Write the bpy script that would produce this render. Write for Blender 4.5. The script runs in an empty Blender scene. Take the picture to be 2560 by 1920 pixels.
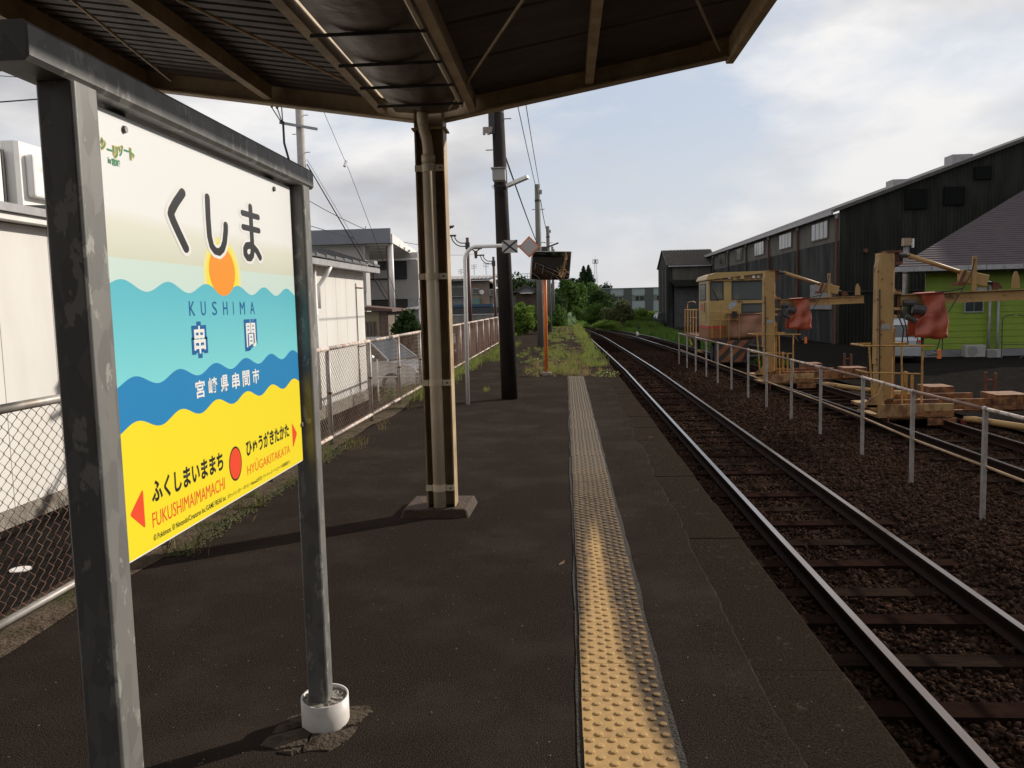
import bpy, math, random
import numpy as np
from math import sin, cos, pi, radians, sqrt
from mathutils import Vector, Matrix
random.seed(7)
RNG = np.random.default_rng(11)
scene = bpy.context.scene
C = bpy.data.collections.new("station"); scene.collection.children.link(C)

# ------------------------------------------------------------------ camera, sky, sun, exposure
CAM_H = 1.55
cam_data = bpy.data.cameras.new("camera"); cam = bpy.data.objects.new("camera", cam_data); C.objects.link(cam)
cam_data.sensor_width = 36.0; cam_data.lens = 28.83; cam_data.clip_end = 4000; cam_data.clip_start = 0.05
YAW, PITCH, ROLL = 0.06687, 0.09465, 0.025
f_ = Vector((-sin(YAW)*cos(PITCH), cos(YAW)*cos(PITCH), -sin(PITCH)))
r_ = Vector((cos(YAW), sin(YAW), 0)); u_ = r_.cross(f_)
r2 = r_*cos(ROLL) - u_*sin(ROLL); u2 = u_*cos(ROLL) + r_*sin(ROLL)
cam.matrix_world = Matrix(((r2.x, u2.x, -f_.x, 0), (r2.y, u2.y, -f_.y, 0), (r2.z, u2.z, -f_.z, CAM_H), (0, 0, 0, 1)))
scene.camera = cam

SUN_EL = radians(25.3)
SUN_H = Vector((0.815, 0.58, 0)).normalized()
sun_dir = Vector((SUN_H.x*cos(SUN_EL), SUN_H.y*cos(SUN_EL), sin(SUN_EL)))
sd = bpy.data.lights.new("sun", 'SUN'); sd.energy = 4.6; sd.angle = radians(0.55); sd.color = (1.0, 0.93, 0.82)
so = bpy.data.objects.new("sun", sd); C.objects.link(so)
so.rotation_euler = sun_dir.to_track_quat('Z', 'Y').to_euler()

world = bpy.data.worlds.new("World"); scene.world = world; world.use_nodes = True
wn, wl = world.node_tree.nodes, world.node_tree.links; wn.clear()
out = wn.new("ShaderNodeOutputWorld"); bg = wn.new("ShaderNodeBackground"); bg.inputs[1].default_value = 0.1
sky = wn.new("ShaderNodeTexSky"); sky.sky_type = 'NISHITA'; sky.sun_disc = False
sky.sun_elevation = SUN_EL; sky.sun_rotation = math.atan2(SUN_H.x, SUN_H.y)
sky.air_density = 1.2; sky.dust_density = 2.0; sky.ozone_density = 1.5
tc = wn.new("ShaderNodeTexCoord")
mp = wn.new("ShaderNodeMapping"); mp.inputs['Scale'].default_value = (1, 1, 2.3); mp.inputs['Location'].default_value = (12.4, -2.1, 0.7)
nz = wn.new("ShaderNodeTexNoise"); nz.inputs['Scale'].default_value = 2.3; nz.inputs['Detail'].default_value = 9; nz.inputs['Roughness'].default_value = 0.55; nz.inputs['Distortion'].default_value = 0.25
rp = wn.new("ShaderNodeValToRGB"); rp.color_ramp.elements[0].position = 0.36; rp.color_ramp.elements[1].position = 0.50
n2 = wn.new("ShaderNodeTexNoise"); n2.inputs['Scale'].default_value = 3.6; n2.inputs['Detail'].default_value = 7; n2.inputs['Roughness'].default_value = 0.5
rc = wn.new("ShaderNodeValToRGB"); rc.color_ramp.elements[0].position = 0.36; rc.color_ramp.elements[1].position = 0.58
rc.color_ramp.elements[0].color = (5.0, 5.0, 5.3, 1); rc.color_ramp.elements[1].color = (9.3, 9.15, 9.05, 1)
hz = wn.new("ShaderNodeMixRGB"); hz.inputs[0].default_value = 0.78; hz.inputs[2].default_value = (6.0, 6.7, 8.0, 1)
mx = wn.new("ShaderNodeMixRGB")
wl.new(tc.outputs['Generated'], mp.inputs[0]); wl.new(mp.outputs[0], nz.inputs['Vector']); wl.new(mp.outputs[0], n2.inputs['Vector'])
wl.new(nz.outputs[0], rp.inputs[0]); wl.new(n2.outputs[0], rc.inputs[0])
wl.new(sky.outputs[0], hz.inputs[1]); wl.new(hz.outputs[0], mx.inputs[1]); wl.new(rc.outputs[0], mx.inputs[2]); wl.new(rp.outputs[0], mx.inputs[0])
sx3 = wn.new("ShaderNodeSeparateXYZ"); wl.new(tc.outputs['Generated'], sx3.inputs[0])
hr = wn.new("ShaderNodeMapRange"); hr.inputs[1].default_value = 0.0; hr.inputs[2].default_value = 0.22; hr.inputs[3].default_value = 0.62; hr.inputs[4].default_value = 0.0; wl.new(sx3.outputs[2], hr.inputs[0])
hm = wn.new("ShaderNodeMixRGB"); hm.inputs[2].default_value = (7.6, 7.45, 7.4, 1); wl.new(hr.outputs[0], hm.inputs[0]); wl.new(mx.outputs[0], hm.inputs[1])
wl.new(hm.outputs[0], bg.inputs[0]); wl.new(bg.outputs[0], out.inputs[0])
scene.view_settings.view_transform = 'Standard'; scene.view_settings.look = 'None'
scene.view_settings.exposure = 0.0; scene.view_settings.gamma = 1.0; scene.view_settings.use_curve_mapping = False
scene.render.engine = 'CYCLES'

# ------------------------------------------------------------------ materials
MATS = {}
def mat(name, col, rough=0.7, col2=None, scale=4.0, bump=0.0, bscale=60.0, metal=0.0, lo=0.35, hi=0.65,
        col3=None, scale3=1.0, lo3=0.55, hi3=0.7, stretch=(1, 1, 1), trans=0.0, world_pos=False, spec=0.5, voronoi=False):
    if name in MATS: return MATS[name]
    m = bpy.data.materials.new(name); m.use_nodes = True
    N, L = m.node_tree.nodes, m.node_tree.links
    b = N["Principled BSDF"]; b.inputs['Roughness'].default_value = rough; b.inputs['Metallic'].default_value = metal
    b.inputs['Specular IOR Level'].default_value = spec
    c = (*col, 1); b.inputs['Base Color'].default_value = c
    if col2 or bump or col3:
        if world_pos: g = N.new("ShaderNodeNewGeometry"); src = g.outputs['Position']
        else: g = N.new("ShaderNodeTexCoord"); src = g.outputs['Object']
        ma = N.new("ShaderNodeMapping"); ma.inputs['Scale'].default_value = stretch; L.new(src, ma.inputs[0]); src = ma.outputs[0]
        last = None
        if col2:
            if voronoi:
                n = N.new("ShaderNodeTexVoronoi"); n.inputs['Scale'].default_value = scale; o_ = n.outputs['Color']
                sp = N.new("ShaderNodeSeparateColor"); L.new(o_, sp.inputs[0]); o_ = sp.outputs[0]
            else:
                n = N.new("ShaderNodeTexNoise"); n.inputs['Scale'].default_value = scale; n.inputs['Detail'].default_value = 6; n.inputs['Roughness'].default_value = 0.6; o_ = n.outputs[0]
            L.new(src, n.inputs['Vector'])
            r = N.new("ShaderNodeMapRange"); r.inputs[1].default_value = lo; r.inputs[2].default_value = hi; L.new(o_, r.inputs[0])
            x = N.new("ShaderNodeMixRGB"); x.inputs[1].default_value = c; x.inputs[2].default_value = (*col2, 1); L.new(r.outputs[0], x.inputs[0]); last = x.outputs[0]
        if col3:
            n = N.new("ShaderNodeTexNoise"); n.inputs['Scale'].default_value = scale3; n.inputs['Detail'].default_value = 8; n.inputs['Roughness'].default_value = 0.65; L.new(src, n.inputs['Vector'])
            r = N.new("ShaderNodeMapRange"); r.inputs[1].default_value = lo3; r.inputs[2].default_value = hi3; L.new(n.outputs[0], r.inputs[0])
            x = N.new("ShaderNodeMixRGB"); x.inputs[2].default_value = (*col3, 1); L.new(r.outputs[0], x.inputs[0])
            if last: L.new(last, x.inputs[1])
            else: x.inputs[1].default_value = c
            last = x.outputs[0]
        if last: L.new(last, b.inputs['Base Color'])
        if bump:
            n = N.new("ShaderNodeTexNoise"); n.inputs['Scale'].default_value = bscale; n.inputs['Detail'].default_value = 4; L.new(src, n.inputs['Vector'])
            bp = N.new("ShaderNodeBump"); bp.inputs['Strength'].default_value = bump; bp.inputs['Distance'].default_value = 0.02
            L.new(n.outputs[0], bp.inputs['Height']); L.new(bp.outputs[0], b.inputs['Normal'])
    if trans:
        tr = N.new("ShaderNodeBsdfTranslucent"); ms = N.new("ShaderNodeMixShader"); ms.inputs[0].default_value = trans
        if b.inputs['Base Color'].is_linked: L.new(b.inputs['Base Color'].links[0].from_socket, tr.inputs[0])
        else: tr.inputs[0].default_value = c
        o = N["Material Output"]; L.new(b.outputs[0], ms.inputs[1]); L.new(tr.outputs[0], ms.inputs[2]); L.new(ms.outputs[0], o.inputs[0])
    MATS[name] = m; return m

RUST = (0.13, 0.045, 0.02)
M_asphalt = mat("asphalt", (0.016, 0.0122, 0.0102), 0.9, (0.056, 0.043, 0.035), 150, bump=0.6, bscale=190, lo=0.38, hi=0.66, col3=(0.058, 0.046, 0.037), scale3=1.3, lo3=0.46, hi3=0.86, world_pos=True, spec=0.0)
M_asphalt2 = mat("yard_asphalt", (0.012, 0.011, 0.0105), 0.95, (0.022, 0.019, 0.017), 6, bump=0.6, bscale=60, world_pos=True, spec=0.0)
M_coping = mat("coping_concrete", (0.022, 0.017, 0.013), 0.92, (0.050, 0.038, 0.029), 90, bump=0.9, bscale=200, col3=(0.11, 0.09, 0.068), scale3=9, lo3=0.6, hi3=0.74, world_pos=True, spec=0.0)
M_conc = mat("weathered_concrete", (0.30, 0.27, 0.23), 0.9, (0.17, 0.15, 0.125), 9, bump=0.8, bscale=50, col3=(0.10, 0.08, 0.06), scale3=2.5)
M_soil = mat("verge_soil", (0.075, 0.055, 0.04), 0.95, (0.13, 0.10, 0.075), 12, bump=1.0, bscale=45, col3=(0.05, 0.055, 0.02), scale3=2.2, lo3=0.5, hi3=0.65, world_pos=True, spec=0.0)
M_dirt = mat("yard_ground", (0.022, 0.016, 0.013), 0.95, (0.04, 0.029, 0.023), 3, bump=0.8, bscale=20, world_pos=True, spec=0.0)
M_stone = mat("ballast_stone", (0.015, 0.0088, 0.0065), 0.9, (0.062, 0.036, 0.025), 9, bump=0.3, bscale=90, col3=(0.010, 0.0065, 0.0055), scale3=5, world_pos=True, spec=0.0)
M_galv = mat("galvanised_steel", (0.15, 0.145, 0.137), 0.5, (0.19, 0.184, 0.174), 30, metal=0.2, lo=0.3, hi=0.7, voronoi=True, stretch=(1, 1, 0.5), col3=(0.30, 0.29, 0.27), scale3=20, lo3=0.57, hi3=0.60, bump=0.05, bscale=30)
M_cream = mat("cream_paint", (0.48, 0.355, 0.21), 0.55, (0.30, 0.21, 0.115), 5, col3=RUST, scale3=7, lo3=0.64, hi3=0.72, bump=0.08, bscale=20)
M_creampipe = mat("cream_pipe_paint", (0.82, 0.70, 0.52), 0.45, (0.72, 0.59, 0.42), 3, col3=(0.16, 0.08, 0.04), scale3=9, lo3=0.68, hi3=0.74)
M_roofin = mat("roof_sheet", (0.095, 0.075, 0.066), 0.6, (0.06, 0.046, 0.04), 3, stretch=(1, 3, 1))
M_steelgut = mat("stainless_gutter", (0.17, 0.135, 0.11), 0.38, (0.10, 0.07, 0.055), 5, metal=0.7, bump=0.5, bscale=6)
M_rustw = mat("rusty_white_paint", (0.55, 0.49, 0.44), 0.7, (0.30, 0.13, 0.06), 9, lo=0.47, hi=0.62, col3=RUST, scale3=22, lo3=0.55, hi3=0.65)
M_rust = mat("rust", (0.16, 0.055, 0.025), 0.85, (0.08, 0.03, 0.018), 12, bump=0.4, bscale=60)
M_wire = mat("rusty_wire", (0.26, 0.15, 0.10), 0.6, (0.13, 0.05, 0.03), 2.5, metal=0.3, world_pos=True)
M_wire2 = mat("galvanised_wire", (0.34, 0.26, 0.20), 0.5, (0.17, 0.08, 0.05), 2, metal=0.3, world_pos=True)
M_pipeg = mat("fence_pipe", (0.42, 0.39, 0.37), 0.5, (0.28, 0.24, 0.20), 8, metal=0.2)
M_white = mat("white_paint", (0.80, 0.78, 0.76), 0.45, (0.7, 0.66, 0.62), 3)
M_pvc = mat("white_pvc", (0.66, 0.62, 0.58), 0.45, (0.5, 0.42, 0.36), 9, lo=0.5, hi=0.8)
M_whitewall = mat("white_siding", (0.68, 0.655, 0.62), 0.6, (0.61, 0.58, 0.54), 1.5, stretch=(1, 1, 0.3))
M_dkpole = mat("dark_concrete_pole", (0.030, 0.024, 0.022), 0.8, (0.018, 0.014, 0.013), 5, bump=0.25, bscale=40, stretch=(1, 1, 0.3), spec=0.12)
M_gypole = mat("grey_concrete_pole", (0.17, 0.165, 0.155), 0.8, (0.13, 0.125, 0.12), 5, bump=0.2, bscale=40, stretch=(1, 1, 0.3))
M_brown = mat("brown_lamp_post", (0.09, 0.03, 0.024), 0.5, (0.05, 0.02, 0.018), 4)
M_black = mat("black_paint", (0.012, 0.012, 0.013), 0.5)
M_darkmet = mat("dark_metal", (0.05, 0.048, 0.048), 0.6, (0.03, 0.025, 0.022), 8, bump=0.3, bscale=30)
M_orange = mat("orange_paint", (0.75, 0.19, 0.035), 0.5, (0.6, 0.14, 0.03), 4)
M_refl = mat("grey_reflector", (0.42, 0.39, 0.38), 0.5)
M_tactile = None
M_rail = mat("rail_side_rust", (0.026, 0.013, 0.009), 0.85, (0.015, 0.0085, 0.0065), 6, stretch=(1, .2, 1), spec=0.1)
M_railtop = mat("rail_head_steel", (0.36, 0.33, 0.32), 0.22, (0.24, 0.19, 0.165), 3, metal=0.9, stretch=(1, .1, 1))
M_sleep = mat("sleeper_wood", (0.014, 0.009, 0.0075), 0.95, (0.026, 0.0165, 0.012), 7, bump=0.6, bscale=30, stretch=(.3, 1, 1), world_pos=True, spec=0.0)
M_sleepr = mat("rusty_iron_sleeper", (0.024, 0.0125, 0.0095), 0.8, (0.014, 0.008, 0.0065), 7, world_pos=True, spec=0.0)
M_yel = mat("tan_machine_paint", (0.38, 0.235, 0.085), 0.6, (0.31, 0.18, 0.062), 1.5, col3=(0.13, 0.05, 0.022), scale3=4.5, lo3=0.57, hi3=0.66, bump=0.1, bscale=12)
M_yel2 = mat("yellow_rail_paint", (0.46, 0.26, 0.06), 0.55, (0.30, 0.15, 0.035), 7, col3=RUST, scale3=11, lo3=0.58, hi3=0.66)
M_rdeck = mat("rusty_yellow_deck", (0.27, 0.115, 0.036), 0.8, (0.11, 0.04, 0.016), 7, lo=0.4, hi=0.58, col3=(0.05, 0.028, 0.02), scale3=5)
M_traymix = mat("rust_streaked_tray", (0.36, 0.22, 0.085), 0.7, (0.17, 0.07, 0.028), 5, lo=0.46, hi=0.6, stretch=(1,1,.5))
M_cab = mat("cream_cab_paint", (0.42, 0.29, 0.11), 0.45, (0.35, 0.235, 0.085), 2, col3=(0.25, 0.12, 0.05), scale3=5, lo3=0.66, hi3=0.74)
M_orcab = mat("orange_cab_paint", (0.26, 0.11, 0.03), 0.6, (0.24, 0.08, 0.03), 4)
M_redband = mat("red_band_paint", (0.42, 0.045, 0.03), 0.5)
M_redtarp = mat("red_tarpaulin", (0.36, 0.075, 0.035), 0.42, (0.24, 0.045, 0.022), 3, bump=0.5, bscale=9)
M_ortarp = mat("faded_orange_tarpaulin", (0.28, 0.135, 0.08), 0.7, (0.22, 0.105, 0.06), 2, bump=0.5, bscale=5)
M_glass = mat("window_glass", (0.035, 0.045, 0.045), 0.08, spec=0.8)
M_glassl = mat("pale_window_glass", (0.12, 0.125, 0.12), 0.2, (0.05, 0.055, 0.05), 2, spec=0.8)
M_shedd = mat("black_corrugated_cladding", (0.018, 0.019, 0.0175), 0.8, (0.034, 0.034, 0.030), 1.2, stretch=(1.5, 1.5, 0.25), col3=(0.045, 0.045, 0.042), scale3=0.9, lo3=0.6, hi3=0.8, spec=0.12)
M_shedb = mat("grey_mortar_band", (0.12, 0.108, 0.09), 0.85, (0.08, 0.073, 0.064), 1.1, stretch=(1, 1, 0.4))
M_shedc = mat("stained_concrete_wall", (0.062, 0.062, 0.058), 0.9, (0.022, 0.0225, 0.023), 1.0, lo=0.35, hi=0.6, stretch=(1, 1, 0.25), spec=0.12)
M_roofd = mat("dark_roof", (0.075, 0.068, 0.066), 0.6, (0.10, 0.09, 0.085), 2, spec=0.12)
M_shingle = mat("purple_grey_shingle", (0.09, 0.072, 0.078), 0.8, (0.072, 0.058, 0.063), 3, spec=0.12)
M_green = mat("lime_green_siding", (0.195, 0.285, 0.018), 0.6, (0.17, 0.25, 0.016), 2)
M_gutw = mat("pale_gutter", (0.36, 0.35, 0.36), 0.5, (0.27, 0.26, 0.26), 5)
M_tile = mat("grey_roof_tile", (0.10, 0.10, 0.105), 0.5, (0.14, 0.135, 0.135), 8)
M_ac = mat("ac_casing", (0.36, 0.35, 0.33), 0.5, (0.29, 0.28, 0.26), 3)
M_acw = mat("white_ac_casing", (0.78, 0.76, 0.73), 0.4)
M_grille = mat("dark_grille", (0.05, 0.05, 0.05), 0.6)
M_bluegrey = mat("blue_grey_panel", (0.22, 0.235, 0.26), 0.5, (0.19, 0.2, 0.23), 1)
M_offw = mat("offwhite_wall", (0.46, 0.44, 0.42), 0.7, (0.38, 0.36, 0.34), 1, stretch=(1, 1, .4))
M_wood = mat("weathered_boards", (0.17, 0.13, 0.10), 0.85, (0.10, 0.075, 0.06), 3, stretch=(3, 3, .3))
M_tanwall = mat("tan_board_wall", (0.30, 0.24, 0.18), 0.85, (0.2, 0.15, 0.11), 2, stretch=(4, 4, .5))
M_greyb = mat("grey_block_wall", (0.24, 0.235, 0.225), 0.9, (0.14, 0.135, 0.13), 1.6, stretch=(1, 1, .4), bump=0.3, bscale=10)
M_leafd = mat("dark_leaves", (0.028, 0.05, 0.016), 0.6, (0.05, 0.085, 0.024), 0.9, world_pos=True, trans=0.25, spec=0.08)
M_leafm = mat("mid_leaves", (0.05, 0.10, 0.022), 0.6, (0.10, 0.17, 0.035), 1.2, world_pos=True, trans=0.35, spec=0.08)
M_leafl = mat("light_leaves", (0.11, 0.19, 0.03), 0.6, (0.18, 0.26, 0.05), 2.0, world_pos=True, trans=0.4, spec=0.08)
M_cedar = mat("cedar_needles", (0.018, 0.034, 0.016), 0.8, (0.03, 0.05, 0.02), 0.5, world_pos=True, spec=0.05)
M_bark = mat("bark", (0.07, 0.05, 0.035), 0.9, (0.04, 0.03, 0.02), 8)
M_grassl = mat("green_grass", (0.13, 0.19, 0.03), 0.6, (0.24, 0.25, 0.06), 1.6, world_pos=True, trans=0.45)
M_grassb = mat("bank_grass", (0.07, 0.15, 0.02), 0.7, (0.15, 0.24, 0.035), 0.4, world_pos=True, trans=0.4)
M_straw = mat("dry_grass", (0.34, 0.25, 0.11), 0.7, (0.22, 0.17, 0.06), 3, world_pos=True, trans=0.3)
M_moss = mat("moss", (0.030, 0.032, 0.006), 0.95, (0.060, 0.058, 0.011), 20, bump=0.8, bscale=90)
M_silver = mat("silver_car_paint", (0.52, 0.53, 0.55), 0.25, metal=0.7)
M_navy = mat("dark_blue_car_paint", (0.012, 0.018, 0.05), 0.2, spec=0.8)
M_whitecar = mat("white_car_paint", (0.34, 0.36, 0.38), 0.3)
M_tyre = mat("tyre_rubber", (0.02, 0.02, 0.02), 0.8)
M_signw = mat("sign_white", (0.80, 0.80, 0.80), 0.35)

def ramp_print(name, stops, zlo, zhi, rough=0.35):
    m = bpy.data.materials.new(name); m.use_nodes = True; N, L = m.node_tree.nodes, m.node_tree.links
    b = N["Principled BSDF"]; b.inputs['Roughness'].default_value = rough
    g = N.new("ShaderNodeTexCoord"); s = N.new("ShaderNodeSeparateXYZ"); L.new(g.outputs['Object'], s.inputs[0])
    r = N.new("ShaderNodeMapRange"); r.inputs[1].default_value = zlo; r.inputs[2].default_value = zhi; L.new(s.outputs[2], r.inputs[0])
    cr = N.new("ShaderNodeValToRGB"); L.new(r.outputs[0], cr.inputs[0])
    while len(cr.color_ramp.elements) < len(stops): cr.color_ramp.elements.new(0.5)
    for e, (p, c) in zip(cr.color_ramp.elements, stops): e.position = p; e.color = (*c, 1)
    L.new(cr.outputs[0], b.inputs['Base Color']); return m

# ------------------------------------------------------------------ mesh helpers
class MB:
    def __init__(s): s.v = []; s.f = []
    def add(s, vs, fs):
        k = len(s.v); s.v += [tuple(v) for v in vs]; s.f += [tuple(i+k for i in f) for f in fs]; return s
    def box(s, x0, x1, y0, y1, z0, z1):
        return s.add([(x0,y0,z0),(x1,y0,z0),(x1,y1,z0),(x0,y1,z0),(x0,y0,z1),(x1,y0,z1),(x1,y1,z1),(x0,y1,z1)],
                     [(0,3,2,1),(4,5,6,7),(0,1,5,4),(1,2,6,5),(2,3,7,6),(3,0,4,7)])
    def bevbox(s, x0, x1, y0, y1, z0, z1, b):
        # vertical-edge chamfered prism along z
        P = [(x0+b,y0),(x1-b,y0),(x1,y0+b),(x1,y1-b),(x1-b,y1),(x0+b,y1),(x0,y1-b),(x0,y0+b)]
        return s.prism(P, z0, z1)
    def prism(s, P, z0, z1):
        n = len(P); vs = [(x,y,z0) for x,y in P] + [(x,y,z1) for x,y in P]
        return s.add(vs, [tuple(range(n))[::-1], tuple(range(n,2*n))] + [(i,(i+1)%n,n+(i+1)%n,n+i) for i in range(n)])
    def prism_y(s, P, y0, y1):   # polygon in xz extruded along y
        n = len(P); vs = [(x,y0,z) for x,z in P] + [(x,y1,z) for x,z in P]
        return s.add(vs, [tuple(range(n)), tuple(range(n,2*n))[::-1]] + [(i,n+i,n+(i+1)%n,(i+1)%n) for i in range(n)])
    def prism_x(s, P, x0, x1):   # polygon in yz extruded along x
        n = len(P); vs = [(x0,y,z) for y,z in P] + [(x1,y,z) for y,z in P]
        return s.add(vs, [tuple(range(n))[::-1], tuple(range(n,2*n))] + [(i,(i+1)%n,n+(i+1)%n,n+i) for i in range(n)])
    def bar(s, a, b, w, h, up=(0,0,1)):
        a, b = Vector(a), Vector(b); d = (b-a).normalized(); up = Vector(up)
        if abs(d.dot(up)) > 0.98: up = Vector((0,1,0))
        r = d.cross(up).normalized(); u = r.cross(d); vs = []
        for p in (a, b):
            for i, j in ((-1,-1),(1,-1),(1,1),(-1,1)): vs.append(p + r*i*w/2 + u*j*h/2)
        return s.add(vs, [(3,2,1,0),(4,5,6,7)] + [(i,(i+1)%4,4+(i+1)%4,4+i) for i in range(4)])
    def tube(s, pts, r, n=8, caps=True):
        pts = [Vector(p) for p in pts]; R = r if isinstance(r, (list, tuple)) else [r]*len(pts)
        k = len(s.v); prev = None
        for i, p in enumerate(pts):
            d = (pts[min(i+1, len(pts)-1)] - pts[max(i-1, 0)]).normalized()
            if prev is None:
                a = Vector((0,0,1)) if abs(d.z) < 0.9 else Vector((0,1,0))
                u = d.cross(a).normalized()
            else: u = (prev - d*prev.dot(d)).normalized()
            prev = u; w = d.cross(u)
            for j in range(n):
                t = 2*pi*j/n; s.v.append(tuple(p + (u*cos(t) + w*sin(t))*R[i]))
        for i in range(len(pts)-1):
            for j in range(n): s.f.append((k+i*n+j, k+i*n+(j+1)%n, k+(i+1)*n+(j+1)%n, k+(i+1)*n+j))
        if caps: s.f.append(tuple(k+j for j in range(n))[::-1]); s.f.append(tuple(k+(len(pts)-1)*n+j for j in range(n)))
        return s
    def disc(s, c, r, axis='x', n=20, t=0.001):
        c = Vector(c); P = []
        ax = {'x': (Vector((0,1,0)), Vector((0,0,1)), Vector((1,0,0))), 'y': (Vector((1,0,0)), Vector((0,0,1)), Vector((0,-1,0))), 'z': (Vector((1,0,0)), Vector((0,1,0)), Vector((0,0,1)))}[axis]
        vs = [c + ax[0]*r*cos(2*pi*i/n) + ax[1]*r*sin(2*pi*i/n) - ax[2]*t/2 for i in range(n)] + [c + ax[0]*r*cos(2*pi*i/n) + ax[1]*r*sin(2*pi*i/n) + ax[2]*t/2 for i in range(n)]
        return s.add(vs, [tuple(range(n))[::-1], tuple(range(n,2*n))] + [(i,(i+1)%n,n+(i+1)%n,n+i) for i in range(n)])
    def build(s, name, m, parent=None, smooth=False, label=None, kind=None, bevel=0.0):
        me = bpy.data.meshes.new(name); me.from_pydata(s.v, [], s.f); me.validate(); me.update()
        me.materials.append(m); o = bpy.data.objects.new(name, me); C.objects.link(o)
        if smooth: me.polygons.foreach_set('use_smooth', [True]*len(me.polygons))
        if smooth == 'auto':
            me.polygons.foreach_set('use_smooth', [len(p.vertices) == 4 for p in me.polygons])
        if bevel:
            bm = o.modifiers.new("bevel", 'BEVEL'); bm.width = bevel; bm.segments = 2; bm.limit_method = 'ANGLE'; bm.angle_limit = radians(40)
        if parent:
            o.parent = parent; o.matrix_parent_inverse = Matrix.Translation(-Vector(parent_world(parent)))
        if label: o['label'] = label
        if kind: o['kind'] = kind
        return o
WORLD = {}
def parent_world(p): return WORLD.get(p.name, (0, 0, 0))
def thing(name, label, cat, loc=(0,0,0), group=None):
    o = bpy.data.objects.new(name, None); C.objects.link(o); o.location = loc; o.empty_display_size = 0.2
    WORLD[o.name] = tuple(loc); o['label'] = label; o['category'] = cat
    if group: o['group'] = group
    return o
def tag(o, label, cat, group=None):
    o['label'] = label; o['category'] = cat
    if group: o['group'] = group
    return o
def struct(o): o['kind'] = 'structure'; return o
def share(o, parent, loc, name=None):
    c = o.copy(); C.objects.link(c); c.parent = parent; c.matrix_parent_inverse = o.matrix_parent_inverse.copy()
    c.location = loc; return c
def copy_tree(root, loc, label, group=None):
    r = root.copy(); C.objects.link(r); r.location = loc; r['label'] = label
    def rec(src, dst):
        for ch in list(src.children):
            mi = ch.matrix_parent_inverse.copy(); c = ch.copy(); C.objects.link(c); c.parent = dst; c.matrix_parent_inverse = mi; rec(ch, c)
    rec(root, r); return r
def np_mesh(name, V, F, m, parent=None, kind=None, smooth=False):
    V = np.asarray(V, dtype=np.float32); F = np.asarray(F, dtype=np.int32); n = F.shape[1]
    me = bpy.data.meshes.new(name); me.vertices.add(len(V)); me.vertices.foreach_set('co', V.ravel())
    me.loops.add(F.size); me.loops.foreach_set('vertex_index', F.ravel())
    me.polygons.add(len(F)); me.polygons.foreach_set('loop_start', np.arange(0, F.size, n)); me.polygons.foreach_set('loop_total', np.full(len(F), n))
    me.update(calc_edges=True); me.validate(); me.materials.append(m)
    if smooth: me.polygons.foreach_set('use_smooth', [True]*len(F))
    o = bpy.data.objects.new(name, me); C.objects.link(o)
    if parent: o.parent = parent; o.matrix_parent_inverse = Matrix.Translation(-Vector(parent_world(parent)))
    if kind: o['kind'] = kind
    return o

# leaves: clusters [(cx,cy,cz, rx,ry,rz, n)] ; size
def leaf_arrays(clusters, size, flat=0.0, shell=0.55):
    Vs = []
    for cx, cy, cz, rx, ry, rz, n in clusters:
        n = int(n)
        d = RNG.normal(size=(n,3)); d /= np.linalg.norm(d, axis=1)[:,None]
        rad = shell + (1-shell)*RNG.random(n)**0.6
        # lumpy surface
        ph = RNG.random(3)*6; lump = 0.86 + 0.16*np.sin(d[:,0]*5+ph[0])*np.sin(d[:,1]*5+ph[1]) + 0.08*np.sin(d[:,2]*9+ph[2])
        p = d*(rad*lump)[:,None]*np.array([rx,ry,rz]) + np.array([cx,cy,cz])
        nrm = d*0.6 + RNG.normal(size=(n,3))*0.6; nrm[:,2] += flat; nrm /= np.linalg.norm(nrm,axis=1)[:,None]
        t = np.cross(nrm, RNG.normal(size=(n,3))); t /= np.linalg.norm(t,axis=1)[:,None]; b = np.cross(nrm, t)
        s = size*(0.6+0.8*RNG.random(n))[:,None]
        q = np.stack([p - t*s*.5, p + b*s*.32 + nrm*s*.05, p + t*s*.5, p - b*s*.32 + nrm*s*.05], axis=1)
        Vs.append(q.reshape(-1,3))
    V = np.concatenate(Vs); F = np.arange(len(V)).reshape(-1,4); return V, F
def lobes(cx, cy, cz, rx, ry, rz, k, n, sub=0.45):
    out = [(cx,cy,cz, rx*.72, ry*.72, rz*.72, n*0.3)]
    for i in range(k):
        a = RNG.random()*2*pi; e = RNG.uniform(-0.5, 1.0)
        ce = sqrt(max(0,1-e*e)); s_ = sub*RNG.uniform(.7,1.2)
        out.append((cx+rx*.66*ce*cos(a), cy+ry*.66*ce*sin(a), cz+rz*.66*e, rx*s_, ry*s_, rz*s_, n*0.7/k))
    return out
def tree(name, x, y, z0, h, rx, ry, m, label, n=2500, leaf=0.3, k=10, trunk_h=None, cat='tree', group=None, low=0.25):
    t = thing(name, label, cat, (x,y,z0), group)
    cz = z0 + h*(1+low)/2; rz = h*(1-low)/2
    V, F = leaf_arrays(lobes(x, y, cz, rx, ry, rz, k, n), leaf); np_mesh('crown', V, F, m, t)
    tb = MB(); tb.tube([(x,y,z0-.2),(x+.05,y,z0+h*.3),(x-.05,y,z0+h*.75)], [h*.035,h*.025,h*.008], 7)
    for i in range(5):
        a = i*1.3; tb.tube([(x,y,z0+h*(.3+.08*i)),(x+rx*.5*cos(a),y+ry*.5*sin(a),z0+h*(.5+.08*i))],[h*.012,h*.004],5)
    tb.build('trunk', M_bark, t); return t
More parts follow.
